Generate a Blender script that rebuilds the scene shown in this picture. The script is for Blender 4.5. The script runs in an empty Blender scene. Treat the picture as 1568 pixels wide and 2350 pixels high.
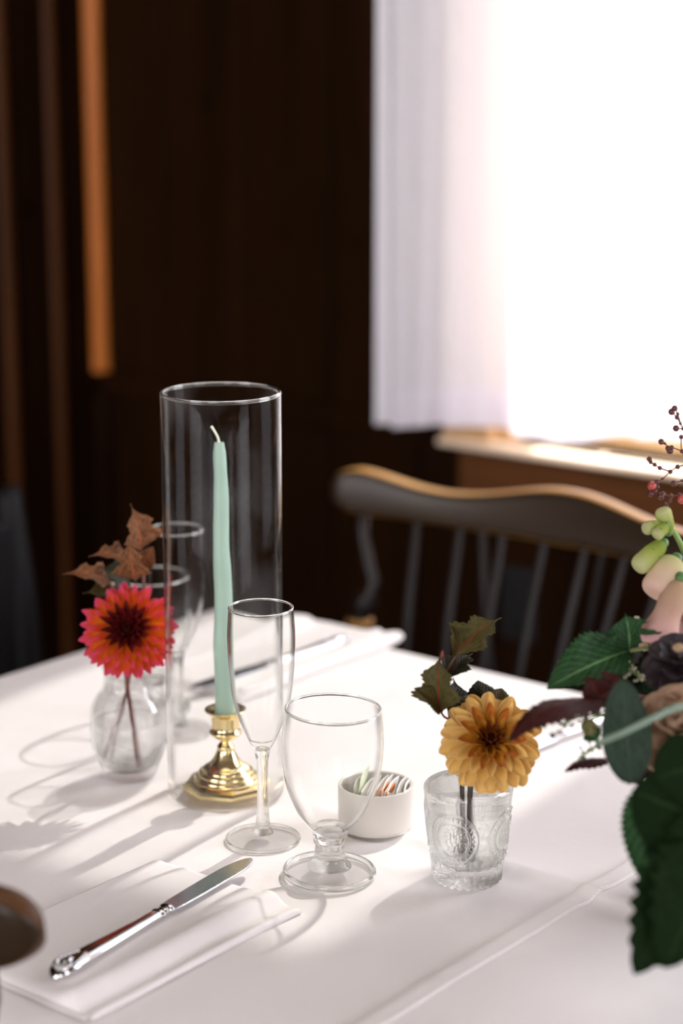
import bpy, bmesh, math, random
from mathutils import Vector, Matrix
random.seed(7)
PI = math.pi
S = bpy.context.scene
COL = S.collection

# ------------------------------------------------------------------ camera, world, sun, exposure
TH, YAW, FPX, HC, TZ = math.radians(13), math.radians(39), 4500.0, 1.356, 0.75
cam_d = bpy.data.cameras.new('camera'); cam = bpy.data.objects.new('camera', cam_d); COL.objects.link(cam)
cam.location = (0, 0, HC); cam.rotation_euler = (PI/2 - TH, 0, YAW)
cam_d.sensor_fit = 'VERTICAL'; cam_d.sensor_height = 36.0; cam_d.lens = 36.0*FPX/2350.0
cam_d.dof.use_dof = True; cam_d.dof.focus_distance = 1.50; cam_d.dof.aperture_fstop = 2.8
cam_d.clip_start = 0.05
S.camera = cam
S.view_settings.view_transform = 'Standard'; S.view_settings.look = 'None'
S.view_settings.exposure = 0.62; S.view_settings.gamma = 1.0; S.view_settings.use_curve_mapping = False
S.cycles.max_bounces = 16; S.cycles.transmission_bounces = 14; S.cycles.transparent_max_bounces = 40
S.cycles.glossy_bounces = 6; S.cycles.diffuse_bounces = 5
S.cycles.sample_clamp_indirect = 4.0; S.cycles.blur_glossy = 0.0
S.cycles.use_denoising = True

w = bpy.data.worlds.new('sky'); S.world = w; w.use_nodes = True
w.node_tree.nodes['Background'].inputs[0].default_value = (0.93, 0.92, 1.0, 1)
w.node_tree.nodes['Background'].inputs[1].default_value = 4.5

def light(name, kind, energy, color, loc, rot, **k):
    d = bpy.data.lights.new(name, kind); d.energy = energy; d.color = color
    o = bpy.data.objects.new(name, d); COL.objects.link(o); o.location = loc; o.rotation_euler = rot
    for a, b in k.items(): setattr(d, a, b)
    return o
SUN_EL, SUN_AZ = math.radians(45), math.radians(6)      # sun stands beyond the window, a little to its left
sun_to = Vector((-math.sin(SUN_AZ)*math.cos(SUN_EL), math.cos(SUN_AZ)*math.cos(SUN_EL), math.sin(SUN_EL)))
sun = light('sun', 'SUN', 12.0, (1.0, 0.96, 0.92), (0, 6, 6), (0, 0, 0), angle=math.radians(1.1))
sun.rotation_euler = sun_to.to_track_quat('Z', 'Y').to_euler()
# fill lamps added in the room's unseen front and side windows
light('daylight_front_left', 'AREA', 17, (1.0, 0.94, 0.87), (-1.5, -2.52, 1.55), (PI/2, 0, 0), shape='RECTANGLE', size=1.5, size_y=1.4)
light('daylight_front_right', 'AREA', 14, (1.0, 0.94, 0.87), (1.0, -2.52, 1.55), (PI/2, 0, 0), shape='RECTANGLE', size=1.5, size_y=1.4)
light('daylight_side', 'AREA', 5, (0.97, 0.95, 1.0), (2.92, 0.6, 1.55), (PI/2, 0, PI/2), shape='RECTANGLE', size=1.6, size_y=1.4)

light('daylight_back_right', 'AREA', 7, (0.97, 0.96, 1.0), (0.2, 2.40, 1.55), (-PI/2, 0, 0), shape='RECTANGLE', size=1.1, size_y=1.3)  # added fill for the table's shade, set in an unseen opening
light('ceiling_lamp', 'AREA', 4.5, (1.0, 0.92, 0.84), (-0.9, 0.9, 2.60), (0, 0, 0), shape='DISK', size=0.9)  # overhead fill added to lift the tabletop; no fixture hangs there

# ------------------------------------------------------------------ camera geometry (photo pixel -> point in the room)
_F0 = Vector((-math.sin(YAW), math.cos(YAW), 0)); _R = Vector((math.cos(YAW), math.sin(YAW), 0)); _Z = Vector((0, 0, 1))
_F = _F0*math.cos(TH) - _Z*math.sin(TH); _U = _F0*math.sin(TH) + _Z*math.cos(TH); _C = Vector((0, 0, HC))
def ray(x, y): return _F + _R*((x-784)/FPX) - _U*((y-1175)/FPX)
def G(x, y, z=TZ):
    d = ray(x, y); return _C + d*((z-HC)/d.z)
def PY(x, y, Y):
    d = ray(x, y); return _C + d*(Y/d.y)
def PX(x, y, X):
    d = ray(x, y); return _C + d*(X/d.x)
def D(x, y, dep): return _C + ray(x, y)*dep

# ------------------------------------------------------------------ object helpers
def tag(o, label=None, cat=None, group=None, kind=None):
    if label: o['label'] = label
    if cat: o['category'] = cat
    if group: o['group'] = group
    if kind: o['kind'] = kind
    return o
def thing(name, label, cat, loc=(0, 0, 0), rz=0, group=None):
    o = bpy.data.objects.new(name, None); COL.objects.link(o); o.empty_display_size = .02
    o.location = loc; o.rotation_euler = (0, 0, rz)
    return tag(o, label, cat, group)
class MB:
    def __init__(s): s.v = []; s.f = []; s.uv = None; s.mi = []
    def add(s, v, f):
        b = len(s.v); s.v += [Vector(p) for p in v]; s.f += [tuple(i+b for i in q) for q in f]; return s
    def xf(s, m): s.v = [m @ p for p in s.v]; return s
    def shift(s, d): s.v = [p + Vector(d) for p in s.v]; return s
def link(name, mb, mat, parent=None, smooth=True, bevel=0, auto=None, subsurf=0, solid=0):
    me = bpy.data.meshes.new(name); me.from_pydata([tuple(p) for p in mb.v], [], mb.f); me.update()
    bm = bmesh.new(); bm.from_mesh(me)
    if not solid: bmesh.ops.recalc_face_normals(bm, faces=bm.faces)
    bm.to_mesh(me); bm.free()
    if mb.uv:
        l = me.uv_layers.new(name='UVMap')
        for lp in me.loops: l.data[lp.index].uv = mb.uv[lp.vertex_index]
    if smooth: me.polygons.foreach_set('use_smooth', [True]*len(me.polygons))
    if auto is not None: me.set_sharp_from_angle(angle=math.radians(auto))
    o = bpy.data.objects.new(name, me); COL.objects.link(o)
    if mat: me.materials.append(mat)
    if bevel:
        b = o.modifiers.new('bevel', 'BEVEL'); b.width = bevel; b.segments = 3; b.limit_method = 'ANGLE'; b.angle_limit = math.radians(40)
    if subsurf:
        b = o.modifiers.new('sub', 'SUBSURF'); b.levels = b.render_levels = subsurf
    if solid:
        b = o.modifiers.new('solid', 'SOLIDIFY'); b.thickness = solid; b.offset = 0
    if parent: o.parent = parent
    return o
def struct(name, mb, mat, parent=None, **k):
    o = link(name, mb, mat, parent, **k)
    if not parent: o['kind'] = 'structure'
    return o
def box(x0, x1, y0, y1, z0, z1):
    v = [(x, y, z) for x in (x0, x1) for y in (y0, y1) for z in (z0, z1)]
    return v, [(0, 1, 3, 2), (4, 6, 7, 5), (0, 4, 5, 1), (2, 3, 7, 6), (0, 2, 6, 4), (1, 5, 7, 3)]
def mbox(*a): return MB().add(*box(*a))
def lathe(prof, n=64, closed=False, cx=0, cy=0):
    """profile of (r, z); r==0 ends make poles; closed joins last to first"""
    v, f, rows = [], [], []
    for r, z in prof:
        if r < 1e-6: rows.append([len(v)]); v.append((cx, cy, z))
        else:
            rows.append(list(range(len(v), len(v)+n)))
            v += [(cx+r*math.cos(2*PI*i/n), cy+r*math.sin(2*PI*i/n), z) for i in range(n)]
    seq = list(zip(rows, rows[1:])) + ([(rows[-1], rows[0])] if closed else [])
    for a, b in seq:
        for i in range(n):
            j = (i+1) % n
            if len(a) == 1 and len(b) == 1: continue
            if len(a) == 1: f.append((a[0], b[j], b[i]))
            elif len(b) == 1: f.append((a[i], a[j], b[0]))
            else: f.append((a[i], a[j], b[j], b[i]))
    if not closed:
        if len(rows[0]) > 1: f.append(tuple(rows[0]))
        if len(rows[-1]) > 1: f.append(tuple(rows[-1]))
    return MB().add(v, f)
def smooth_prof(pts, k=6):
    out = []
    P = [Vector((a, b)) for a, b in pts]
    for i in range(len(P)-1):
        p0, p1, p2, p3 = P[max(i-1, 0)], P[i], P[i+1], P[min(i+2, len(P)-1)]
        for j in range(k):
            t = j/k
            q = .5*((2*p1)+(p2-p0)*t+(2*p0-5*p1+4*p2-p3)*t*t+(3*p1-p0-3*p2+p3)*t**3)
            out.append((max(q.x, 0.0), q.y))
    out.append(tuple(P[-1])); return out
def spline(pts, k=8):
    P = [Vector(p) for p in pts]; out = []
    for i in range(len(P)-1):
        p0, p1, p2, p3 = P[max(i-1, 0)], P[i], P[i+1], P[min(i+2, len(P)-1)]
        for j in range(k):
            t = j/k
            out.append(.5*((2*p1)+(p2-p0)*t+(2*p0-5*p1+4*p2-p3)*t*t+(3*p1-p0-3*p2+p3)*t**3))
    out.append(P[-1]); return out
def tube(path, rad, n=12, mb=None):
    P = [Vector(p) for p in path]; m = len(P)
    if not hasattr(rad, '__len__'): rad = [rad]*m
    elif len(rad) != m:
        q = []
        for i in range(m):
            x = i/(m-1)*(len(rad)-1); a = int(min(x, len(rad)-2)); q.append(rad[a]+(rad[a+1]-rad[a])*(x-a))
        rad = q
    v, f = [], []
    t0 = (P[1]-P[0]).normalized(); nrm = t0.orthogonal().normalized()
    for i in range(m):
        t = (P[min(i+1, m-1)]-P[max(i-1, 0)]).normalized()
        nrm = (nrm - t*nrm.dot(t)).normalized(); b = t.cross(nrm)
        for j in range(n):
            a = 2*PI*j/n; v.append(P[i]+(nrm*math.cos(a)+b*math.sin(a))*rad[i])
    for i in range(m-1):
        for j in range(n):
            k = (j+1) % n; f.append((i*n+j, i*n+k, (i+1)*n+k, (i+1)*n+j))
    f.append(tuple(range(n))); f.append(tuple(range((m-1)*n, m*n)))
    mb = mb or MB(); mb.add(v, f); return mb
def ball(c, r, mb=None, n=10, sq=(1, 1, 1)):
    pr = [(math.sin(PI*i/n), -math.cos(PI*i/n)) for i in range(n+1)]
    b = lathe([(a if 0 < i < n else 0, z) for i, (a, z) in enumerate(pr)], n+4)
    mb = mb or MB()
    mb.add([Vector(c)+Vector((p.x*r*sq[0], p.y*r*sq[1], p.z*r*sq[2])) for p in b.v], b.f); return mb
def prism(outline, z0, z1):
    n = len(outline)
    v = [(x, y, z0) for x, y in outline]+[(x, y, z1) for x, y in outline]
    f = [tuple(range(n)), tuple(range(n, 2*n))]+[(i, (i+1) % n, n+(i+1) % n, n+i) for i in range(n)]
    return MB().add(v, f)

# ------------------------------------------------------------------ materials
def new_mat(name):
    m = bpy.data.materials.new(name); m.use_nodes = True; m.node_tree.nodes.clear()
    return m, m.node_tree.nodes, m.node_tree.links
def pbr(name, col, rough=.5, metal=0, noise=0, nscale=40, bump=0, bscale=200, coat=0, spec=None, sss=0, stretch=(1, 1, 1)):
    m, N, L = new_mat(name)
    o = N.new('ShaderNodeOutputMaterial'); p = N.new('ShaderNodeBsdfPrincipled'); L.new(p.outputs[0], o.inputs[0])
    p.inputs['Base Color'].default_value = (*col, 1); p.inputs['Roughness'].default_value = rough; p.inputs['Metallic'].default_value = metal
    if coat: p.inputs['Coat Weight'].default_value = coat
    if spec is not None: p.inputs['Specular IOR Level'].default_value = spec
    if sss:
        p.inputs['Subsurface Weight'].default_value = sss; p.inputs['Subsurface Radius'].default_value = (.01, .01, .008)
    if noise or bump:
        tc = N.new('ShaderNodeTexCoord'); mp = N.new('ShaderNodeMapping'); mp.inputs['Scale'].default_value = stretch
        L.new(tc.outputs['Object'], mp.inputs[0])
    if noise:
        n = N.new('ShaderNodeTexNoise'); n.inputs['Scale'].default_value = nscale; n.inputs['Detail'].default_value = 6; L.new(mp.outputs[0], n.inputs[0])
        r = N.new('ShaderNodeMapRange'); r.inputs['From Min'].default_value = .3; r.inputs['From Max'].default_value = .7
        r.inputs['To Min'].default_value = 1-noise; r.inputs['To Max'].default_value = 1+noise; L.new(n.outputs[0], r.inputs[0])
        mx = N.new('ShaderNodeMix'); mx.data_type = 'RGBA'; mx.blend_type = 'MULTIPLY'; mx.inputs[0].default_value = 1
        mx.inputs[6].default_value = (*col, 1); L.new(r.outputs[0], mx.inputs[7]); L.new(mx.outputs[2], p.inputs['Base Color'])
    if bump:
        n = N.new('ShaderNodeTexNoise'); n.inputs['Scale'].default_value = bscale; n.inputs['Detail'].default_value = 4; L.new(mp.outputs[0], n.inputs[0])
        b = N.new('ShaderNodeBump'); b.inputs['Strength'].default_value = bump; b.inputs['Distance'].default_value = .001
        L.new(n.outputs[0], b.inputs['Height']); L.new(b.outputs[0], p.inputs['Normal'])
    return m
def cloth_mat(name, col):
    m, N, L = new_mat(name)
    o = N.new('ShaderNodeOutputMaterial'); p = N.new('ShaderNodeBsdfPrincipled'); L.new(p.outputs[0], o.inputs[0])
    p.inputs['Base Color'].default_value = (*col, 1); p.inputs['Roughness'].default_value = .85
    p.inputs['Specular IOR Level'].default_value = .25; p.inputs['Sheen Weight'].default_value = .1
    tc = N.new('ShaderNodeTexCoord')
    hs = []
    for ax in ('X', 'Y'):
        wv = N.new('ShaderNodeTexWave'); wv.bands_direction = ax; wv.inputs['Scale'].default_value = 380; wv.inputs['Distortion'].default_value = 1.5
        wv.inputs['Detail Scale'].default_value = 2; L.new(tc.outputs['Object'], wv.inputs[0]); hs.append(wv)
    ad = N.new('ShaderNodeMath'); ad.operation = 'ADD'; L.new(hs[0].outputs[1], ad.inputs[0]); L.new(hs[1].outputs[1], ad.inputs[1])
    n = N.new('ShaderNodeTexNoise'); n.inputs['Scale'].default_value = 26; n.inputs['Detail'].default_value = 3; L.new(tc.outputs['Object'], n.inputs[0])
    b2 = N.new('ShaderNodeBump'); b2.inputs['Strength'].default_value = .35; b2.inputs['Distance'].default_value = .004; L.new(n.outputs[0], b2.inputs['Height'])
    b = N.new('ShaderNodeBump'); b.inputs['Strength'].default_value = .25; b.inputs['Distance'].default_value = .0004
    L.new(ad.outputs[0], b.inputs['Height']); L.new(b2.outputs[0], b.inputs['Normal']); L.new(b.outputs[0], p.inputs['Normal'])
    return m
def facing_fac(N, L, lo, hi, power):
    lw = N.new('ShaderNodeLayerWeight'); lw.inputs['Blend'].default_value = .5
    pw = N.new('ShaderNodeMath'); pw.operation = 'POWER'; pw.inputs[1].default_value = power; L.new(lw.outputs['Facing'], pw.inputs[0])
    mr = N.new('ShaderNodeMapRange'); mr.inputs['To Min'].default_value = lo; mr.inputs['To Max'].default_value = hi; L.new(pw.outputs[0], mr.inputs[0])
    return mr.outputs[0]
def thin_glass(name, lo=.010, x0=.45, x1=.96, tint=(.994, .996, .994), haze=0, gloss=.3):
    """blown glass wall: clear when seen straight through, glossy and refracting towards its edge"""
    m, N, L = new_mat(name)
    o = N.new('ShaderNodeOutputMaterial'); mx = N.new('ShaderNodeMixShader'); L.new(mx.outputs[0], o.inputs[0])
    t = N.new('ShaderNodeBsdfTransparent'); t.inputs[0].default_value = (*tint, 1)
    g = N.new('ShaderNodeBsdfGlass'); g.inputs['Roughness'].default_value = 0; g.inputs['IOR'].default_value = 1.45; g.inputs[0].default_value = (.97, .98, .97, 1)
    gl = N.new('ShaderNodeBsdfGlossy'); gl.inputs['Roughness'].default_value = .0
    m2 = N.new('ShaderNodeMixShader'); m2.inputs[0].default_value = gloss; L.new(g.outputs[0], m2.inputs[1]); L.new(gl.outputs[0], m2.inputs[2])
    lw = N.new('ShaderNodeLayerWeight'); lw.inputs['Blend'].default_value = .5
    mr = N.new('ShaderNodeMapRange'); mr.interpolation_type = 'SMOOTHSTEP'
    for k, q in (('From Min', x0), ('From Max', x1), ('To Min', lo), ('To Max', .97)): mr.inputs[k].default_value = q
    L.new(lw.outputs['Facing'], mr.inputs[0])
    L.new(mr.outputs[0], mx.inputs[0]); L.new(t.outputs[0], mx.inputs[1]); L.new(m2.outputs[0], mx.inputs[2])
    if haze:
        tc = N.new('ShaderNodeTexCoord'); n = N.new('ShaderNodeTexNoise'); n.inputs['Scale'].default_value = 14; n.inputs['Detail'].default_value = 5
        L.new(tc.outputs['Object'], n.inputs[0])
        r = N.new('ShaderNodeMapRange'); r.inputs['From Min'].default_value = .5; r.inputs['From Max'].default_value = .8; r.inputs['To Max'].default_value = haze; L.new(n.outputs[0], r.inputs[0])
        d = N.new('ShaderNodeBsdfDiffuse'); d.inputs[0].default_value = (.8, .8, .8, 1)
        m3 = N.new('ShaderNodeMixShader'); L.new(r.outputs[0], m3.inputs[0]); L.new(mx.outputs[0], m3.inputs[1]); L.new(d.outputs[0], m3.inputs[2]); L.new(m3.outputs[0], o.inputs[0])
    return m
def solid_glass(name, clear=.3, ior=1.48, col=(.98, .99, .98), rough=0):
    m, N, L = new_mat(name)
    o = N.new('ShaderNodeOutputMaterial'); mx = N.new('ShaderNodeMixShader'); L.new(mx.outputs[0], o.inputs[0])
    t = N.new('ShaderNodeBsdfTransparent'); g = N.new('ShaderNodeBsdfGlass'); g.inputs['Roughness'].default_value = rough
    g.inputs['IOR'].default_value = ior; g.inputs[0].default_value = (*col, 1)
    mx.inputs[0].default_value = 1-clear; L.new(t.outputs[0], mx.inputs[1]); L.new(g.outputs[0], mx.inputs[2])
    return m
def sheer_mat(name, clear, trans, col=(.95, .92, .965)):
    m, N, L = new_mat(name)
    o = N.new('ShaderNodeOutputMaterial'); mx = N.new('ShaderNodeMixShader'); L.new(mx.outputs[0], o.inputs[0])
    t = N.new('ShaderNodeBsdfTransparent'); tr = N.new('ShaderNodeBsdfTranslucent'); d = N.new('ShaderNodeBsdfDiffuse')
    tr.inputs[0].default_value = (*col, 1); d.inputs[0].default_value = (*col, 1)
    m2 = N.new('ShaderNodeMixShader'); m2.inputs[0].default_value = trans; L.new(d.outputs[0], m2.inputs[1]); L.new(tr.outputs[0], m2.inputs[2])
    f = facing_fac(N, L, clear, 0.02, 1.6)         # cloth threads close up when the weave is seen at a slant
    sub = N.new('ShaderNodeMath'); sub.operation = 'SUBTRACT'; sub.inputs[0].default_value = 1; L.new(f, sub.inputs[1])
    L.new(sub.outputs[0], mx.inputs[0]); L.new(t.outputs[0], mx.inputs[1]); L.new(m2.outputs[0], mx.inputs[2])
    return m
def wood(name, dark, light_, scale=3.0, rough=.35, axis='Z', board=0, knots=(), coat=0.0, spec=.5):
    m, N, L = new_mat(name)
    o = N.new('ShaderNodeOutputMaterial'); p = N.new('ShaderNodeBsdfPrincipled'); L.new(p.outputs[0], o.inputs[0])
    p.inputs['Roughness'].default_value = rough; p.inputs['Coat Weight'].default_value = coat; p.inputs['Coat Roughness'].default_value = .34; p.inputs['Specular IOR Level'].default_value = spec
    tc = N.new('ShaderNodeTexCoord'); mp = N.new('ShaderNodeMapping'); L.new(tc.outputs['Object'], mp.inputs[0])
    sc = {'X': (.12, 1, 1), 'Y': (1, .12, 1), 'Z': (1, 1, .12)}[axis]; mp.inputs['Scale'].default_value = sc
    n1 = N.new('ShaderNodeTexNoise'); n1.inputs['Scale'].default_value = scale*3; n1.inputs['Detail'].default_value = 5; n1.inputs['Distortion'].default_value = 1.2; L.new(mp.outputs[0], n1.inputs[0])
    n2 = N.new('ShaderNodeTexNoise'); n2.inputs['Scale'].default_value = scale*28; n2.inputs['Detail'].default_value = 4; L.new(mp.outputs[0], n2.inputs[0])
    ad = N.new('ShaderNodeMath'); ad.operation = 'MULTIPLY_ADD'; ad.inputs[1].default_value = .35; L.new(n2.outputs[0], ad.inputs[0]); L.new(n1.outputs[0], ad.inputs[2])
    fac = ad.outputs[0]
    r = N.new('ShaderNodeValToRGB'); r.color_ramp.elements[0].color = (*dark, 1); r.color_ramp.elements[1].color = (*light_, 1)
    r.color_ramp.elements[0].position = .45; r.color_ramp.elements[1].position = .9; L.new(fac, r.inputs[0])
    c = r.outputs[0]
    for kx, ky, kz, kr in knots:
        vm = N.new('ShaderNodeVectorMath'); vm.operation = 'SUBTRACT'; vm.inputs[1].default_value = (kx, ky, kz); L.new(tc.outputs['Object'], vm.inputs[0])
        sp = N.new('ShaderNodeVectorMath'); sp.operation = 'MULTIPLY'; sp.inputs[1].default_value = (1/kr, 1/kr, .7/kr); L.new(vm.outputs[0], sp.inputs[0])
        ln = N.new('ShaderNodeVectorMath'); ln.operation = 'LENGTH'; L.new(sp.outputs[0], ln.inputs[0])
        rr = N.new('ShaderNodeMapRange'); rr.inputs['From Min'].default_value = .5; rr.inputs['From Max'].default_value = 1.1; rr.inputs['To Min'].default_value = .08; L.new(ln.outputs['Value'], rr.inputs[0])
        mx = N.new('ShaderNodeMix'); mx.data_type = 'RGBA'; mx.blend_type = 'MULTIPLY'; mx.inputs[0].default_value = 1
        L.new(c, mx.inputs[6]); L.new(rr.outputs[0], mx.inputs[7]); c = mx.outputs[2]
    L.new(c, p.inputs['Base Color'])
    b = N.new('ShaderNodeBump'); b.inputs['Strength'].default_value = .15; b.inputs['Distance'].default_value = .001; L.new(fac, b.inputs['Height']); L.new(b.outputs[0], p.inputs['Normal'])
    return m
def leaf_mat(name, base, vein, edge=None, trans=.3, rough=.45, spots=None, matte=0, spec=.14):
    m, N, L = new_mat(name)
    o = N.new('ShaderNodeOutputMaterial'); mx = N.new('ShaderNodeMixShader'); L.new(mx.outputs[0], o.inputs[0])
    p = N.new('ShaderNodeBsdfPrincipled'); p.inputs['Roughness'].default_value = rough; tr = N.new('ShaderNodeBsdfTranslucent')
    p.inputs['Specular IOR Level'].default_value = spec
    uv = N.new('ShaderNodeTexCoord'); sx = N.new('ShaderNodeSeparateXYZ'); L.new(uv.outputs['UV'], sx.inputs[0])
    def math_(op, a, b=None, c=None):
        n = N.new('ShaderNodeMath'); n.operation = op
        for i, q in enumerate((a, b, c)):
            if q is None: continue
            if isinstance(q, (int, float)): n.inputs[i].default_value = q
            else: L.new(q, n.inputs[i])
        return n.outputs[0]
    au = math_('ABSOLUTE', math_('SUBTRACT', sx.outputs[0], .5))
    mid = math_('LESS_THAN', au, .022)
    ph = math_('SUBTRACT', math_('MULTIPLY', sx.outputs[1], 9.0), math_('MULTIPLY', au, 7.0))
    fr = math_('ABSOLUTE', math_('SUBTRACT', math_('FRACT', ph), .5))
    lat = math_('LESS_THAN', fr, .045)
    veins = math_('MAXIMUM', mid, math_('MULTIPLY', lat, .55))
    n = N.new('ShaderNodeTexNoise'); n.inputs['Scale'].default_value = 9; n.inputs['Detail'].default_value = 6; L.new(uv.outputs['UV'], n.inputs[0])
    r = N.new('ShaderNodeValToRGB'); r.color_ramp.elements[0].position = .35; r.color_ramp.elements[1].position = .68
    r.color_ramp.elements[0].color = (*[c*.75 for c in base], 1); r.color_ramp.elements[1].color = (*(spots or [c*1.25 for c in base]), 1); L.new(n.outputs[0], r.inputs[0])
    c = N.new('ShaderNodeMix'); c.data_type = 'RGBA'; L.new(veins, c.inputs[0]); L.new(r.outputs[0], c.inputs[6]); c.inputs[7].default_value = (*vein, 1)
    L.new(c.outputs[2], p.inputs['Base Color']); L.new(c.outputs[2], tr.inputs[0])
    b = N.new('ShaderNodeBump'); b.inputs['Strength'].default_value = .5; b.inputs['Distance'].default_value = .0012
    L.new(math_('SUBTRACT', fr, math_('MULTIPLY', mid, .3)), b.inputs['Height'])
    if not matte: L.new(b.outputs[0], p.inputs['Normal'])
    mx.inputs[0].default_value = trans; L.new(p.outputs[0], mx.inputs[1]); L.new(tr.outputs[0], mx.inputs[2])
    return m
def petal_mat(name, c0, c1, c2, edge=None, trans=.4, p1=.45, p0=0.0):
    m, N, L = new_mat(name)
    o = N.new('ShaderNodeOutputMaterial'); mx = N.new('ShaderNodeMixShader'); L.new(mx.outputs[0], o.inputs[0])
    p = N.new('ShaderNodeBsdfPrincipled'); p.inputs['Roughness'].default_value = .6; tr = N.new('ShaderNodeBsdfTranslucent'); p.inputs['Specular IOR Level'].default_value = .15
    uv = N.new('ShaderNodeTexCoord'); sx = N.new('ShaderNodeSeparateXYZ'); L.new(uv.outputs['UV'], sx.inputs[0])
    r = N.new('ShaderNodeValToRGB'); e = r.color_ramp.elements; e[0].color = (*c0, 1); e[1].color = (*c2, 1); q = e.new(p1); q.color = (*c1, 1); e[0].position = p0
    n = N.new('ShaderNodeTexNoise'); n.inputs['Scale'].default_value = 10; mp = N.new('ShaderNodeMapping'); mp.inputs['Scale'].default_value = (3, .35, 1)
    L.new(uv.outputs['UV'], mp.inputs[0]); L.new(mp.outputs[0], n.inputs[0])
    ad = N.new('ShaderNodeMath'); ad.operation = 'MULTIPLY_ADD'; ad.inputs[1].default_value = .3
    sb = N.new('ShaderNodeMath'); sb.operation = 'SUBTRACT'; sb.inputs[1].default_value = .15; L.new(sx.outputs[1], sb.inputs[0])
    L.new(n.outputs[0], ad.inputs[0]); L.new(sb.outputs[0], ad.inputs[2]); L.new(ad.outputs[0], r.inputs[0])
    c = r.outputs[0]
    if edge:
        a = N.new('ShaderNodeMath'); a.operation = 'SUBTRACT'; a.inputs[1].default_value = .5; L.new(sx.outputs[0], a.inputs[0])
        b = N.new('ShaderNodeMath'); b.operation = 'ABSOLUTE'; L.new(a.outputs[0], b.inputs[0])
        k = N.new('ShaderNodeMapRange'); k.inputs['From Min'].default_value = .36; k.inputs['From Max'].default_value = .5; k.inputs['To Max'].default_value = .65; L.new(b.outputs[0], k.inputs[0])
        mm = N.new('ShaderNodeMix'); mm.data_type = 'RGBA'; L.new(k.outputs[0], mm.inputs[0]); L.new(c, mm.inputs[6]); mm.inputs[7].default_value = (*edge, 1); c = mm.outputs[2]
    L.new(c, p.inputs['Base Color']); L.new(c, tr.inputs[0]); mx.inputs[0].default_value = trans
    L.new(p.outputs[0], mx.inputs[1]); L.new(tr.outputs[0], mx.inputs[2])
    return m

M = {}
M['cloth'] = cloth_mat('white_linen', (.815, .77, .75))
M['napkin'] = cloth_mat('white_napkin', (.80, .755, .735))
M['stitch'] = pbr('white_thread', (.88, .86, .84), .7)
M['sheer'] = sheer_mat('sheer_curtain', .16, .22)
M['sheer_side'] = sheer_mat('sheer_side_hem', .06, .12)
M['sheer_hem'] = sheer_mat('sheer_hem', .12, .5)
M['flute'] = thin_glass('flute_glass')
M['hurricane'] = thin_glass('hurricane_glass', .014, .5, .97, haze=.035)
M['stemglass'] = solid_glass('stem_glass', .36)
M['footglass'] = solid_glass('foot_glass', .80)
M['vase'] = solid_glass('pressed_glass', .42)
M['vase_clear'] = solid_glass('clear_glass', .74)
M['rimglass'] = solid_glass('rim_glass', .05)
M['water'] = solid_glass('water', .40, 1.33, (.97, .98, .98))
M['brass'] = pbr('brass', (.84, .68, .36), .19, 1, bump=.12, bscale=60)
M['steel'] = pbr('polished_steel', (.74, .74, .75), .07, 1)
M['steelblade'] = pbr('brushed_steel', (.66, .68, .72), .16, 1, bump=.15, bscale=300, stretch=(1, 12, 1))
M['wax'] = pbr('mint_wax', (.34, .48, .385), .45, sss=.2, noise=.05, nscale=30)
M['wick'] = pbr('cotton_wick', (.78, .78, .62), .9)
M['ceramic'] = pbr('white_ceramic', (.60, .56, .50), .3, noise=.02)
M['paper'] = pbr('white_paper', (.86, .84, .80), .7)
M['papergreen'] = pbr('pale_green_paper', (.66, .70, .52), .7)
M['paperprint'] = pbr('orange_print', (.62, .22, .07), .7)
knots = []
for kx, ky, kr in ((490, 235, .022), (670, 480, .016), (672, 535, .020), (832, 555, .020), (545, 705, .013), (592, 712, .014), (775, 90, .016), (480, 480, .010)):
    q = PY(kx, ky, 2.34); knots.append((q.x, 2.34, q.z, kr))
M['wall'] = wood('dark_knotty_pine', (.0098, .0037, .0012), (.0215, .0080, .0024), 2.2, .5, knots=knots, spec=.03)
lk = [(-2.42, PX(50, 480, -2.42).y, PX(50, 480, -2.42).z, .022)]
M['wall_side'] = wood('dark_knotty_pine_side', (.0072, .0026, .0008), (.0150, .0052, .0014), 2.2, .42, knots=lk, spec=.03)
M['batten'] = wood('varnished_pine_molding', (.42, .125, .022), (.60, .19, .038), 3, .3, spec=.15)  # window's bright line on the corner molding, put into the colour
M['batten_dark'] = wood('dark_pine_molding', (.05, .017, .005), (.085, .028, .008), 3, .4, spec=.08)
M['sillwood'] = wood('honey_pine', (.70, .54, .38), (.82, .68, .52), 3, .35, axis='X')
M['casing'] = wood('honey_pine_casing', (.42, .24, .10), (.56, .36, .18), 3, .4)
M['chairwood'] = wood('brown_chair_wood', (.020, .011, .005), (.034, .018, .007), 4, .40, axis='X', spec=.2, coat=.25)
M['wornedge'] = wood('worn_honey_edge', (.46, .21, .045), (.62, .34, .10), 4, .35, axis='X', spec=.4)  # sun's gold on the rail edge, put into the base colour
M['darkedge'] = wood('dark_rubbed_edge', (.060, .024, .008), (.10, .042, .014), 4, .4, axis='X', spec=.2)  # shaded copy of the rail edge, for the chair out of the sun
M['chairspindle'] = wood('brown_spindle_wood', (.010, .007, .006), (.018, .012, .010), 4, .38, axis='Z', spec=.3)
M['blackchair'] = pbr('black_paint', (.006, .0055, .006), .5, spec=.2)
M['floorwood'] = wood('dark_floor', (.03, .016, .008), (.06, .03, .015), 2, .5, axis='X')
M['ceil'] = wood('ceiling_pine', (.05, .028, .014), (.10, .05, .025), 2, .6, axis='Y')
M['apronwood'] = wood('apron_pine', (.075, .028, .009), (.13, .05, .016), 3, .4, axis='X', spec=.15)  # brown raised to stand for light bounced off the table
M['outlet'] = pbr('black_plastic', (.012, .012, .012), .4)
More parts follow.
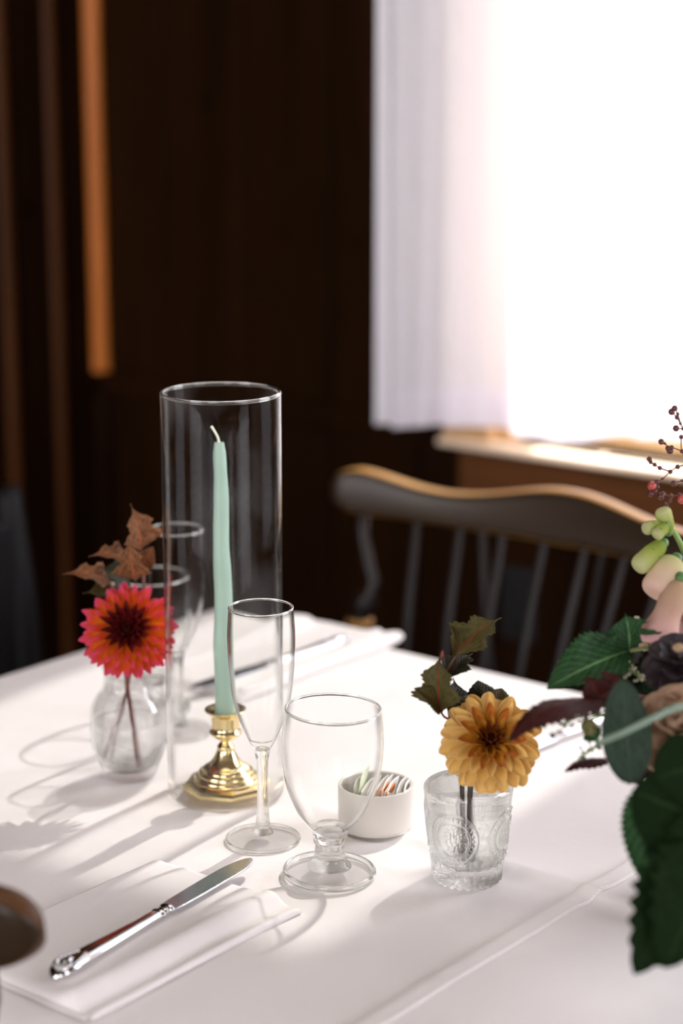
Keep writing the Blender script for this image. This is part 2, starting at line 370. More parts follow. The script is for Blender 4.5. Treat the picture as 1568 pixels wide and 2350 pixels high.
M['exterior'] = pbr('pale_gravel', (.55, .56, .44), .9, noise=.15, nscale=3)  # lawn outside, its sunlit paleness put into the colour
M['rod'] = pbr('white_rod', (.7, .7, .68), .4)
M['tablewood'] = wood('table_wood', (.10, .05, .025), (.18, .09, .045), 3, .5, axis='X')
M['stem'] = pbr('dark_stem', (.030, .016, .012), .5, noise=.3, nscale=120)
M['stemred'] = pbr('red_brown_stem', (.13, .030, .018), .45, noise=.3, nscale=120)
M['stemgreen'] = pbr('green_stem', (.16, .26, .05), .5, noise=.2, nscale=90)
M['stemeuc'] = pbr('grey_green_stem', (.17, .24, .18), .5)
M['lf_olive'] = leaf_mat('olive_bronze_leaf', (.085, .095, .026), (.26, .04, .02), spots=(.12, .10, .035), trans=.35)
M['lf_dark'] = leaf_mat('dark_bronze_leaf', (.030, .034, .016), (.10, .03, .02), trans=.25)
M['lf_copper'] = leaf_mat('copper_leaf', (.20, .085, .035), (.55, .14, .06), spots=(.36, .17, .08), trans=.4)
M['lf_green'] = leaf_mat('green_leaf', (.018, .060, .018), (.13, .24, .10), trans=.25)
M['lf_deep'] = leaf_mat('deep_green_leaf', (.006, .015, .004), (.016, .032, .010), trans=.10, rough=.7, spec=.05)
M['lf_euc'] = leaf_mat('eucalyptus_leaf', (.024, .042, .026), (.038, .056, .036), trans=.12, rough=.6, matte=1)
M['lf_maroon'] = leaf_mat('maroon_leaf', (.045, .010, .008), (.10, .02, .015), trans=.25)
M['ydahlia'] = petal_mat('yellow_petal', (.54, .23, .018), (.80, .51, .095), (.85, .62, .24), edge=(.86, .66, .30))
M['ydahlia_mid'] = petal_mat('yellow_petal_red_tip', (.44, .15, .010), (.72, .36, .035), (.50, .11, .035), p1=.66)
M['ydahlia_in'] = petal_mat('amber_petal', (.10, .015, .003), (.30, .09, .008), (.24, .035, .012))
M['ycenter'] = pbr('dahlia_eye', (.030, .006, .003), .8, spec=.05)
M['pdahlia'] = petal_mat('pink_petal', (.80, .30, .012), (.74, .090, .016), (.72, .075, .22), p1=.78, p0=.50)
M['pdahlia_mid'] = petal_mat('coral_petal', (.70, .16, .008), (.66, .055, .012), (.66, .065, .12), p1=.75, p0=.45)
M['pdahlia_in'] = petal_mat('crimson_petal', (.05, .003, .002), (.13, .006, .005), (.16, .010, .012))
M['bell'] = petal_mat('pale_bell', (.62, .62, .28), (.74, .60, .40), (.80, .58, .50), trans=.5)
M['bellpink'] = petal_mat('pink_bell', (.50, .34, .20), (.55, .36, .26), (.72, .45, .44), trans=.4)
M['bud'] = petal_mat('green_bud', (.26, .36, .05), (.42, .48, .10), (.62, .62, .34), trans=.5)
M['calyx'] = pbr('green_calyx', (.06, .15, .03), .5, noise=.3, nscale=150)
M['rose'] = petal_mat('peach_rose_petal', (.34, .18, .09), (.48, .29, .17), (.58, .40, .28), trans=.35)
M['plum'] = pbr('plum_petal', (.012, .004, .006), .55)
M['berry'] = pbr('dark_berry', (.07, .012, .010), .35)
M['berryred'] = pbr('red_berry', (.36, .05, .04), .35)
M['floret'] = pbr('cream_floret', (.62, .56, .42), .7)
M['floretdark'] = pbr('olive_floret', (.06, .07, .03), .7)
M['fuzz'] = pbr('fuzzy_seed', (.16, .15, .05), .9, noise=.5, nscale=250)

# ------------------------------------------------------------------ room shell
XL, XR, YB, YF, ZC = -2.42, 3.0, 2.34, -2.6, 2.65
WX0, WX1, WZ0, WZ1 = -1.585, -0.90, 0.815, 2.28      # opening of the back window
VX0, VX1 = -.38, .80                                # unseen second opening, added for the back-right fill lamp
def wall_boards(mb, x0, x1, y, zspans, step=.172, ph=0.0, side=None):
    x = x0; k = 0
    while x < x1-1e-4:
        e = min(x+step, x1)
        for z0, z1 in zspans:
            if side is None: mb.add(*box(x+.002, e-.002, y-.018, y, z0, z1))
            else: mb.add(*box(side, side+.018, x+.002, e-.002, z0, z1))
        x = e
struct('floor', mbox(XL-.1, XR+.1, YF-.1, YB+.1, -.1, 0), M['floorwood'], smooth=False)
struct('ceiling', mbox(XL-.1, XR+.1, YF-.1, YB+.1, ZC, ZC+.1), M['ceil'], smooth=False)
mb = MB()
mb.add(*box(XL-.1, WX0, YB+.001, YB+.12, 0, ZC)); mb.add(*box(WX1, VX0, YB+.001, YB+.12, 0, ZC)); mb.add(*box(VX1, XR+.1, YB+.001, YB+.12, 0, ZC))
for z0, z1 in ((0, WZ0), (WZ1, ZC)): mb.add(*box(VX0, VX1, YB+.001, YB+.12, z0, z1))
mb.add(*box(WX0, WX1, YB+.001, YB+.12, 0, WZ0)); mb.add(*box(WX0, WX1, YB+.001, YB+.12, WZ1, ZC))
wall_boards(mb, XL, WX0, YB, [(0, ZC)]); wall_boards(mb, WX0, WX1, YB, [(0, WZ0), (WZ1, ZC)]); wall_boards(mb, WX1, VX0, YB, [(0, ZC)]); wall_boards(mb, VX0, VX1, YB, [(0, WZ0), (WZ1, ZC)]); wall_boards(mb, VX1, XR, YB, [(0, ZC)])
struct('wall_back', mb, M['wall'], smooth=False, bevel=.003)
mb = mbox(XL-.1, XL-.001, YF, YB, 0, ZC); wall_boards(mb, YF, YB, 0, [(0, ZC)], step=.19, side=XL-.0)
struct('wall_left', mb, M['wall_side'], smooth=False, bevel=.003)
mb = MB()
for a, b, c, d in ((YF, -.3, 0, ZC), (1.5, YB, 0, ZC), (-.3, 1.5, 0, .8), (-.3, 1.5, 2.3, ZC)): mb.add(*box(XR, XR+.1, a, b, c, d))
struct('wall_right', mb, M['wall_side'], smooth=False)
mb = MB()
for a, b, c, d in ((XL, -2.3, 0, ZC), (-.7, .2, 0, ZC), (1.8, XR, 0, ZC), (-2.3, -.7, 0, .8), (-2.3, -.7, 2.3, ZC), (.2, 1.8, 0, .8), (.2, 1.8, 2.3, ZC)): mb.add(*box(a, b, YF-.1, YF, c, d))
struct('wall_front', mb, M['wall_side'], smooth=False)

# moldings on the left wall and in the corner
def molding(name, x, y, r, z0, z1, mat):
    n = 14; ol = [(x + r*math.cos(2*PI*i/n), y + r*math.sin(2*PI*i/n)) for i in range(n)]
    return struct(name, prism(ol, z0, z1), mat, auto=40)
zc = .84
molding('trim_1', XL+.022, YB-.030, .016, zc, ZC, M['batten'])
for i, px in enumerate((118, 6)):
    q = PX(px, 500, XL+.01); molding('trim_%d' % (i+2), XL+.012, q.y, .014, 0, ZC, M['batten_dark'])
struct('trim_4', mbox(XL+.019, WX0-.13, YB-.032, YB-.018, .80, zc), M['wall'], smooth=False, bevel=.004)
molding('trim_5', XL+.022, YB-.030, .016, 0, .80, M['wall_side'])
struct('baseboard_back', mbox(XL+.02, XR, YB-.034, YB-.019, 0, .12), M['wall'], smooth=False, bevel=.003)

# window: casing, sash, pane, sill
win = thing('window_1', None, None, ((WX0+WX1)/2, YB, WZ0)); win['kind'] = 'structure'
def wpart(name, mb, mat, **k): return link(name, mb.shift(-win.location), mat, win, smooth=False, **k)
cas = MB()
cas.add(*box(WX0-.085, WX0, YB-.042, YB-.018, WZ0, WZ1+.09)); cas.add(*box(WX1, WX1+.085, YB-.042, YB-.018, WZ0, WZ1+.09)); cas.add(*box(WX0, WX1, YB-.042, YB-.018, WZ1, WZ1+.09))
cas.add(*box(WX0, WX0+.02, YB-.018, YB+.12, WZ0, WZ1)); cas.add(*box(WX1-.02, WX1, YB-.018, YB+.12, WZ0, WZ1)); cas.add(*box(WX0+.02, WX1-.02, YB-.018, YB+.12, WZ1-.02, WZ1))
wpart('casing', cas, M['casing'], bevel=.003)
ss = MB(); a0, a1, b0, b1 = WX0+.021, WX1-.021, WZ0+.001, WZ1-.021
for q in ((a0, a0+.04, b0, b1), (a1-.04, a1, b0, b1), (a0+.04, a1-.04, b0, b0+.05), (a0+.04, a1-.04, b1-.04, b1)): ss.add(*box(q[0], q[1], YB+.05, YB+.085, q[2], q[3]))
xm = (a0+a1)/2
wpart('sash', ss, M['casing'], bevel=.002)
wg = thin_glass('window_pane', .02, .5, 1.0)
wpart('pane', mbox(a0+.03, a1-.03, YB+.065, YB+.069, b0+.04, b1-.03), wg)
sq = PY(1000, 1022, YB-.052)
sl = mbox(sq.x, WX1+.16, YB-.052, YB-.018, sq.z, WZ0); sl.add(*box(WX0+.001, WX1-.001, YB-.018, YB+.13, sq.z, WZ0))
wpart('sill', sl, M['sillwood'], bevel=.004)
wpart('apron', mbox(sq.x+.03, WX1+.13, YB-.036, YB-.018, sq.z-.11, sq.z-.001), M['apronwood'], bevel=.003)  # board added in paler brown where bounced light falls under the sill
struct('ground', mbox(-14, 14, YB+.2, 26, -.6, -.55), M['exterior'], smooth=False)
tag(bpy.data.objects['ground'], kind='structure')
pl = light('sky_portal', 'AREA', 1, (1, 1, 1), ((WX0+WX1)/2, YB+.14, (WZ0+WZ1)/2), (-PI/2, 0, 0), shape='RECTANGLE', size=WX1-WX0, size_y=WZ1-WZ0)
pl.data.cycles.is_portal = True

# curtain on its rod
CX0, CX1, CY = -1.745, -.70, 2.235
cur = thing('curtain', 'white sheer curtain hanging in front of the bright window', 'curtain', (CX0, CY, .83))
hp = [(880, 975), (905, 980), (960, 976), (1050, 974), (1120, 981), (1180, 992), (1270, 1011), (1340, 1008), (1400, 1001), (1480, 1004), (1568, 1012)]
hz = [(PY(x, y, CY).x, PY(x, y, CY).z) for x, y in hp]
def hem_z(x):
    if x <= hz[0][0]: return hz[0][1]
    for (xa, za), (xb, zb) in zip(hz, hz[1:]):
        if x <= xb: return za+(zb-za)*(x-xa)/(xb-xa)
    return hz[-1][1]
def fold(x, z):
    d = x-CX0; t = min(1, max(0, (2.3-z)/1.5)); a = .35+.65*t
    return a*(.011*math.sin(d*62+.6+.8*math.sin(d*3+z*.8)) + .009*math.sin(d*27+z*.9+1.2) + .006*math.sin(d*110+2*math.sin(d*7)))*(1 if d > .03 else d/.03)
def sheet(z_lo, z_hi, off, nx=330, nz=46):
    mb = MB(); v = []; f = []; e = []
    for j in range(nz+1):
        for i in range(nx+1):
            x = CX0+(CX1-CX0)*i/nx; a, b = z_lo(x), z_hi(x); z = a+(b-a)*j/nz
            v.append((x, CY+fold(x, z)+off, z))
    for j in range(nz):
        for i in range(nx): p = j*(nx+1)+i; f.append((p, p+1, p+nx+2, p+nx+1))
    return mb.add(v, f).shift(-cur.location)
link('cloth_panel', sheet(hem_z, lambda x: 2.47, 0), M['sheer'], cur)
link('hem', sheet(lambda x: hem_z(x)-.001, lambda x: hem_z(x)+.054, -.0015, nz=6), M['sheer_hem'], cur)
def side_strip():
    v = []; f = []; nx, nz = 12, 60
    for j in range(nz+1):
        for i in range(nx+1):
            x = CX0+.0005+.045*i/nx; a = hem_z(x)+.001; z = a+(2.468-a)*j/nz; v.append((x, CY+fold(x, z)-.003, z))
    for j in range(nz):
        for i in range(nx): p = j*(nx+1)+i; f.append((p, p+1, p+nx+2, p+nx+1))
    return MB().add(v, f).shift(-cur.location)
link('side_hem', side_strip(), M['sheer_side'], cur)
rd = thing('curtain_rod', 'white curtain rod above the window', 'curtain rod', (CX0, CY, 2.485))
link('rod', ball((-.06, 0, 0), .018, tube([(-.05, 0, 0), (1.10, 0, 0)], .010)), M['rod'], rd)
for bx in (.02, 1.02): link('bracket', mbox(bx-.01, bx+.01, -.012, YB-.018-CY, -.02, -.010), M['rod'], rd, smooth=False)

# dark outlet box on the wall below the window
q = PY(1198, 1385, YB-.018)
ob = thing('wall_outlet', 'black outlet box on the dark wall behind the windsor chair', 'outlet', (q.x, YB-.018, q.z))
link('cover_plate', mbox(-.030, .030, -.012, 0, -.055, .055), M['outlet'], ob, smooth=False, bevel=.004)
for dz in (-.022, .022): link('socket', lathe([(0, 0), (.014, 0), (.014, .004), (0, .004)], 20).xf(Matrix.Translation((0, -.011, dz)) @ Matrix.Rotation(PI/2, 4, 'X')), M['outlet'], ob, auto=40)

# ------------------------------------------------------------------ table and cloths
TX0, TX1, TY0, TY1 = -1.452, 0.30, .768, 1.571
tb = thing('dining_table', 'long rectangular dining table under white tablecloths', 'table', ((TX0+TX1)/2, (TY0+TY1)/2, 0))
link('tabletop', mbox(TX0+.004, TX1-.004, TY0+.004, TY1-.004, .712, .7445).shift((-tb.location.x, -tb.location.y, 0)), M['tablewood'], tb, smooth=False, bevel=.003)
for sx in (-1.16, .02):                                             # trestle pedestals under the middle of the top
    o_ = (-tb.location.x, -tb.location.y, 0)
    link('pedestal', mbox(sx-.05, sx+.05, 1.215, 1.285, .061, .711).shift(o_), M['tablewood'], tb, smooth=False, bevel=.006)
    link('pedestal_foot', mbox(sx-.24, sx+.24, 1.21, 1.29, 0, .060).shift(o_), M['tablewood'], tb, smooth=False, bevel=.008)
CREASE = 1.180
def crease(x, y, over=0):
    d = y-CREASE
    h = .0030*math.exp(-(d/.010)**2)*(1 if d < 0 else .55) - .0018*math.exp(-((d+.022)/.012)**2)
    h *= min(1, max(0, (x+1.02)/.15))*.9+.1
    d2 = y-1.115+.10*(x+1.1); h += .0005*math.exp(-(d2/.008)**2)
    return h + .0004*math.sin(x*31+y*17)+.0004*math.sin(y*43-x*11+1)
def drape(x0, x1, y0, y1, z, sides, drop=.07, step=.006, sides_step=.02):
    """cloth lying on the table, falling over the listed sides"""
    def axis(a, b, lo, hi):
        n = int((b-a)/step); s = [a+(b-a)*i/n for i in range(n+1)]
        m = int(drop/sides_step); r = .008; arc = [r*PI/2*k/4 for k in range(1, 5)]+[r*PI/2+drop*k/m for k in range(1, m+1)]
        if lo: s = [a-q for q in reversed(arc)]+s
        if hi: s = s+[b+q for q in arc]
        return s
    xs, ys = axis(x0, x1, 'L' in sides, 'R' in sides), axis(y0, y1, 'N' in sides, 'F' in sides)
    def wrap(u, a, b, has):
        r = .008
        ex = a-u if u < a else (u-b if u > b else 0)
        if ex == 0: return u, 0
        sg = -1 if u < a else 1; base = a if u < a else b
        if ex <= r*PI/2: th = ex/r; return base+sg*r*math.sin(th), r*(1-math.cos(th))
        return base+sg*r, r+ex-r*PI/2
    v = []; f = []; nx = len(xs)
    for y in ys:
        for x in xs:
            X, dx = wrap(x, x0, x1, 0); Y, dy = wrap(y, y0, y1, 0); dd = max(dx, dy)
            wv = .012*min(1, dd/.15)*math.sin((X if dy > dx else Y)*26)
            if dd > .01:
                if dy > dx: Y += wv*(1 if y > y1 else -1)+(.015*dd if y > y1 else -.015*dd)
                else: X += wv*(1 if x > x1 else -1)
            v.append((X, Y, z-dd+(crease(X, Y) if dd == 0 else 0)))
    for j in range(len(ys)-1):
        for i in range(nx-1): p = j*nx+i; f.append((p, p+1, p+nx+1, p+nx))
    return MB().add(v, f)
HX = -.722
cl = link('tablecloth', drape(TX0, HX+.06, TY0, TY1, TZ-.0002, 'LNF'), M['cloth'], solid=.0006)
tag(cl, 'white tablecloth at the left end of the table, under the glasses', 'tablecloth')
def hem_lift(o):
    for v in o.data.vertices:
        d = v.co.x-HX
        if 0 <= d < .02 and v.co.z > .74: v.co.z += .0006
c2 = link('tablecloth', drape(HX, TX1, TY0-.003, TY1+.003, TZ+.0010, 'RNF'), M['cloth'], solid=.0007)
tag(c2, 'second white tablecloth on the right, its hemmed edge lying over the first', 'tablecloth')
st = MB(); yy = TY0+.01
hb = MB(); ny = 200
hv = []; hf = []
for j in range(ny+1):
    y = TY0+.002+(TY1-TY0-.004)*j/ny
    pk = .0004*math.sin(y*170)+.0003*math.sin(y*290+1)
    for k, (dx, dz) in enumerate(((-.0006, .0003), (.0005, .0015), (.006, .0017+pk*.6), (.012, .0017-pk*.6), (.0165, .0015), (.0185, .0012))):
        hv.append((HX+dx, y, TZ+.0006+dz+crease(HX+dx, y)))
for j in range(ny):
    for k in range(5): p = j*6+k; hf.append((p, p+1, p+7, p+6))
link('hem', MB().add(hv, hf), M['cloth'], c2, solid=.0005)
while yy < TY1-.01:
    z = TZ+.0026+crease(HX+.0195, yy)
    st.add(*box(HX+.0165, HX+.0172, yy, yy+.0024, z, z+.0005)); yy += .0036
link('stitching', st, M['stitch'], c2, smooth=False)

# ------------------------------------------------------------------ napkins
def napkin(name, label, loc, W, Lg, flip=False):
    """folded cloth napkin: layered slab with rolled long edges, local x across, y along"""
    r = thing(name, label, 'napkin', loc)
    nx, ny = 60, 60
    top = [(0.0, .0008), (.0008, .0030), (.004, .0042), (.012, .0044), (W*.5, .0056), (W-.040, .0072), (W-.030, .0106), (W-.025, .0112), (W-.0205, .0096), (W-.0165, .0060), (W-.0125, .0026), (W-.0095, .0020), (W-.0065, .0030), (W-.003, .0042), (W-.001, .0034), (W-.0002, .0018), (W, .0006)]
    tp = smooth_prof(top, 4); v = []; f = []; n = len(tp)
    for j in range(ny+1):
        t = j/ny; y = t*Lg; e = min(1, .0001+min(t, 1-t)*Lg/.006); e = math.sqrt(max(0, 1-(1-e)**2))
        sh = .0015*math.sin(t*5+1)
        for x, z in tp: v.append((x+sh*(.4+x/W), y, max(z*(.35+.65*e)-.0002, .0003)+.0004*math.sin(x*90+t*4)*e*(1 if .01 < x < W-.04 else 0)))
    for j in range(ny):
        for i in range(n-1): p = j*n+i; f.append((p, p+1, p+n+1, p+n))
    b = len(v); v += [(0, 0, 0), (W, 0, 0), (W, Lg, 0), (0, Lg, 0)]
    f.append((b, b+1, b+2, b+3)); f.append(tuple(range(n))+(b+1, b)); f.append(tuple(range(ny*n, ny*n+n))+(b+2, b+3))
    f.append(tuple(j*n for j in range(ny+1))+(b+3, b)); f.append(tuple(j*n+n-1 for j in range(ny+1))+(b+2, b+1))
    link('folded_cloth', MB().add(v, f), M['napkin'], r, auto=55)
    u = mbox(.003, W-.003, -.004, .012, 0, .0016)
    link('under_layer', u, M['napkin'], r, smooth=False, bevel=.0007)
    return r
nk = napkin('napkin', 'white folded napkin lying flat under the near table knife', (-1.002, .800, TZ+.0012), .146, .212)
fk = napkin('napkin', 'white folded napkin at the far table edge, under a blurred knife', (-1.345, 1.342, TZ+.0012), .132, .256)
# soft rolled fold along the right side of the far napkin
def puff(path, r0, flat=.55):
    t = tube(path, r0, 16); zc_ = min(p.z for p in t.v)
    for p in t.v: p.z = zc_+(p.z-zc_)*flat
    return t
pth = spline([(.118, .012, .010), (.119, .07, .010), (.121, .15, .010), (.123, .22, .0105), (.124, .262, .012)], 6)
link('rolled_fold', puff(pth, [.006, .010, .012, .013, .014, .015, .015, .013, .008]), M['napkin'], fk)
pth = spline([(.010, .015, .009), (.012, .10, .009), (.010, .19, .010), (.012, .245, .014)], 6)
link('rolled_fold', puff(pth, [.005, .009, .011, .016, .022, .024, .020, .010], .62), M['napkin'], fk)

# ------------------------------------------------------------------ table knives
def knife(label, p0, p1, z, group=None):
    p0, p1 = Vector(p0), Vector(p1); Lk = (p1-p0).length
    r = thing('table_knife', label, 'knife', (p0.x, p0.y, z), math.atan2(p1.y-p0.y, p1.x-p0.x), group)
    s = Lk/.229
    hl = .118*s
    # handle: superellipse sections along x
    secs = [(0, .0015, .001), (.003, .0070, .0034), (.008, .0092, .0044), (.016, .0097, .0046), (.035, .0088, .0043), (.065, .0068, .0037), (.090, .0058, .0034), (.104, .0056, .0034), (hl/s, .0060, .0034)]
    v = []; f = []; n = 20
    for x, hw, hh in secs:
        for k in range(n):
            a = 2*PI*k/n; c, d = math.cos(a), math.sin(a)
            v.append((x*s, hw*math.copysign(abs(c)**.8, c), hh+hh*math.copysign(abs(d)**.8, d)+.0002))
    for i in range(len(secs)-1):
        for k in range(n): q = (k+1) % n; f.append((i*n+k, i*n+q, (i+1)*n+q, (i+1)*n+k))
    f.append(tuple(range(n))); f.append(tuple(range((len(secs)-1)*n, len(secs)*n)))
    h = link('handle', MB().add(v, f), M['steel'], r, subsurf=1)
    orn = MB()
    for k in range(9):
        a = PI*.12+PI*.76*k/8+PI/2; orn = ball((.014+.0085*math.cos(a), .0062*math.sin(a), .0088), .0019, orn, 8, (1.5, .8, .5))
    for sgn in (-1, 1):
        for k in range(5): orn = ball((.016+.0035*k, sgn*(.0070-.0009*k), .0088), .0014, orn, 8, (1.3, .8, .5))
    orn = ball((.0155, 0, .0086), .0036, orn, 10, (1.6, .8, .45))
    link('shell_ornament', orn, M['steel'], h)
    bo = MB()
    for k, (x, w_, hh) in enumerate(((.114, .0066, .0040), (.119, .0052, .0036), (.124, .0068, .0040))):
        bo = ball((x*s, 0, .0038), w_, bo, 12, (.45, 1, .55))
    link('bolster', bo, M['steel'], r)
    bl = [(.122, -.0052), (.128, -.0075), (.15, -.0086), (.20, -.0090), (.216, -.0078), (.226, -.0040), (.229, .0010), (.222, .0056), (.208, .0086), (.19, .0096), (.15, .0092), (.128, .0080), (.122, .0052)]
    bl = [(x*s, y*.92) for x, y in smooth_prof([(a, b+1) for a, b in bl], 4)]; bl = [(x, y-.92) for x, y in bl]
    link('blade', prism(bl, .0030, .0046), M['steelblade'], r, smooth=False, bevel=.0006)
    return r
a = G(122, 2275); b = G(578, 2002)
knife('silver table knife resting on the near white napkin', a, b, TZ+.0074)
b = G(598, 1580); a = G(800, 1490)
knife('blurred silver knife on the far napkin near the table edge', (a.x, a.y, 0), (a.x+.004-.018, a.y-.226, 0), TZ+.0078)
knife('silver knife lying behind the yellow dahlia, under the maroon leaf', (-.93, 1.545+.13, 0), (-.939, 1.446, 0), TZ+.002) if False else \
knife('silver knife lying behind the yellow dahlia, under the maroon leaf', (-.90, 1.560, 0), (-.925, 1.332, 0), TZ+.0018)

# ------------------------------------------------------------------ drinking glasses
def wall_prof(outer, t):
    """closed section: outer profile bottom->top, then back down inside"""
    inn = [(max(r-t, 0), z) for r, z in outer]
    top = outer[-1]
    return outer+[(top[0]-t*.25, top[1]+t*.45), (top[0]-t*.75, top[1]+t*.45)]+list(reversed(inn))
def flute(name, label, loc, parts=True, tilt=0):
    r = thing(name, label, 'champagne flute', loc); r.rotation_euler = (0, tilt, 0)
    o = smooth_prof([(.0062, .0765), (.0095, .0815), (.0143, .092), (.0187, .1035), (.0233, .121), (.0258, .145), (.0265, .167), (.0258, .182), (.0252, .191)], 6)
    i_ = [(max(a-.0011-(.002 if z < .084 else 0), .0), z) for a, z in o if z > .083]
    prof = o+[(.0250, .1917), (.0244, .1917)]+list(reversed(i_))+[(0, .0815)]
    link('foot_rim', lathe([(.0290+.0010*math.cos(2*PI*k/10), .0015+.0014*math.sin(2*PI*k/10)) for k in range(10)], 72, closed=True), M['rimglass'], r)
    link('bowl', lathe([(0, .0765)]+prof, 72), M['flute'], r, auto=60)
    link('rim', lathe([(.0247+.0009*math.cos(2*PI*k/10), .1916+.0009*math.sin(2*PI*k/10)) for k in range(10)], 72, closed=True), M['rimglass'], r)
    link('stem', lathe(smooth_prof([(0, .006), (.0085, .0065), (.0062, .012), (.0050, .022), (.0044, .045), (.0047, .065), (.0060, .0763), (0, .0766)], 6), 36), M['stemglass'], r, auto=60)
    link('foot', lathe([(0, 0), (.027, 0), (.0290, .0006), (.0298, .0016), (.0290, .0026), (.022, .0034), (.012, .0050), (.008, .0064), (0, .0064)], 72), M['footglass'], r, auto=50)
    return r
def goblet(name, label, loc, tilt=0):
    r = thing(name, label, 'water goblet', loc); r.rotation_euler = (0, tilt, YAW)
    o = smooth_prof([(.0125, .0345), (.0196, .0427), (.0270, .054), (.0340, .071), (.0374, .088), (.0386, .105), (.0377, .120), (.0362, .1315)], 7)
    i_ = [(a-.0016, z) for a, z in o if z > .046]
    prof = [(0, .0345)]+o+[(.0358, .1324), (.0350, .1324)]+list(reversed(i_))+smooth_prof([(.019, .0445), (.013, .0405), (.007, .0415), (0, .0425)], 4)
    link('foot_rim', lathe([(.0338+.0019*math.cos(2*PI*k/12), .0028+.0027*math.sin(2*PI*k/12)) for k in range(12)], 80, closed=True), M['rimglass'], r)
    link('bowl', lathe(prof, 80), M['flute'], r, auto=60)
    link('rim', lathe([(.0354+.0011*math.cos(2*PI*k/10), .1322+.0011*math.sin(2*PI*k/10)) for k in range(10)], 80, closed=True), M['rimglass'], r)
    link('stem', lathe(smooth_prof([(0, .0062), (.0165, .0068), (.0128, .0125), (.0118, .0170), (.0112, .0225), (.0104, .0262), (.0122, .0300), (.0126, .0344), (0, .0346)], 6), 56), M['stemglass'], r, auto=60)
    link('foot', lathe([(0, 0), (.0320, 0), (.0345, .0008), (.0350, .0026), (.0343, .0046), (.031, .0056), (.020, .0064), (.0165, .0070), (0, .0070)], 80), M['footglass'], r, auto=50)
    return r
def on(x, y, z=TZ+.0013): q = G(x, y); return (q.x, q.y, z)
flute('champagne_flute', 'champagne flute in front of the mint candle, beside the goblet', on(604, 1931))
flute('champagne_flute', 'blurred champagne flute behind the candle cylinder and pink dahlia', on(412, 1682))
goblet('water_goblet', 'short-stemmed water goblet in front of the white ramekin', on(756, 2010), tilt=math.radians(1.4))
goblet('water_goblet', 'blurred water goblet behind the pink dahlia vase', on(352, 1634))

# ------------------------------------------------------------------ hurricane cylinder, brass holder, candle
cb = G(519, 1821)
hc = thing('glass_cylinder', 'tall clear glass hurricane cylinder around the mint candle', 'candle cylinder', (cb.x, cb.y, TZ+.0013))
Hh, Rr, tt = .342, .0490, .0026
link('cylinder_wall', lathe([(0, .0), (Rr-.004, 0), (Rr-.001, .001), (Rr, .004), (Rr, Hh-.001), (Rr-.0006, Hh), (Rr-tt+.0006, Hh), (Rr-tt, Hh-.001), (Rr-tt, .006), (0, .004)], 96), M['hurricane'], hc, auto=50)
rim = MB(); tr_ = [(Rr-tt/2+.0016*math.cos(2*PI*k/10), Hh+.0016*math.sin(2*PI*k/10)) for k in range(10)]
link('rim', lathe(tr_, 96, closed=True), M['rimglass'], hc)
bs = thing('candlestick', 'small brass candlestick with octagonal foot inside the glass cylinder', 'candlestick', (cb.x+.0005, cb.y, TZ+.0055))
bs.rotation_euler = (0, 0, math.radians(50))
def octo(r, z, k=8, lob=.06):
    n = 64; out = []
    for i in range(n):
        a = 2*PI*i/n; s = (a % (2*PI/k))-PI/k
        rr = r*math.cos(PI/k)/math.cos(s)*(1-lob*math.cos(s*k)*.0)
        out.append((rr*math.cos(a), rr*math.sin(a), z))
    return out
v = []; f = []
lv = [(.0345, 0), (.0372, .0012), (.0372, .0040), (.0350, .0060), (.030, .0076), (.027, .0084)]
for rr, z in lv: v += octo(rr, z)
for i in range(len(lv)-1):
    for k in range(64): q = (k+1) % 64; f.append((i*64+k, i*64+q, (i+1)*64+q, (i+1)*64+k))
f.append(tuple(range(64))); f.append(tuple(range((len(lv)-1)*64, len(lv)*64)))
link('base', MB().add(v, f), M['brass'], bs, auto=25)
link('column', lathe(smooth_prof([(0, .0080), (.0262, .0082), (.0268, .0100), (.0258, .0120), (.0240, .0124), (.0236, .0140), (.0226, .0158), (.0206, .0162), (.0200, .0178), (.0186, .0192), (.0150, .0215), (.0112, .0260), (.0086, .0310), (.0074, .0345), (.0072, .0372), (.0058, .0392), (.0044, .0412), (.0048, .0432), (.0100, .0458), (0, .0460)], 4), 64), M['brass'], bs, auto=40)
link('cup', lathe(smooth_prof([(0, .0455), (.0095, .0457), (.0132, .0485), (.0136, .0505), (.0122, .0525), (.0116, .0555), (.0118, .0600), (.0122, .0645), (.0150, .0668), (.0172, .0685), (.0174, .0695), (.0168, .0700), (.0120, .0690), (.0098, .0685)], 4)+[(.0094, .055), (0, .055)], 64), M['brass'], bs, auto=40)
cz = TZ+.0055+.0555
cn = thing('taper_candle', 'mint green taper candle standing in the brass candlestick', 'candle', (cb.x+.0005, cb.y, cz))
Lc = TZ+.303-cz
pa = []; ra = []
for i in range(34):
    t = i/33; lean = -_R*(.0016*t)
    wob = .0005*math.sin(t*17)*(1-t*.3)
    pa.append(Vector((wob, wob*.5, Lc*t*.994))+lean); ra.append(.0089-.0037*t**1.25+.00018*math.sin(t*26)+.0001*math.sin(t*47))
ra[-1] *= .72; pa[-1].z += .0012; ra[-2] *= .95
link('wax', tube(pa, ra, 28), M['wax'], cn, auto=60)
tip = pa[-1]
wk = spline([tip-_Z*.002, tip+_Z*.0035-_R*.0008, tip+_Z*.009-_R*.0035, tip+_Z*.0135-_R*.0062], 5)
link('wick', tube(wk, [.0012, .0010, .0010, .0011], 8), M['wick'], cn)

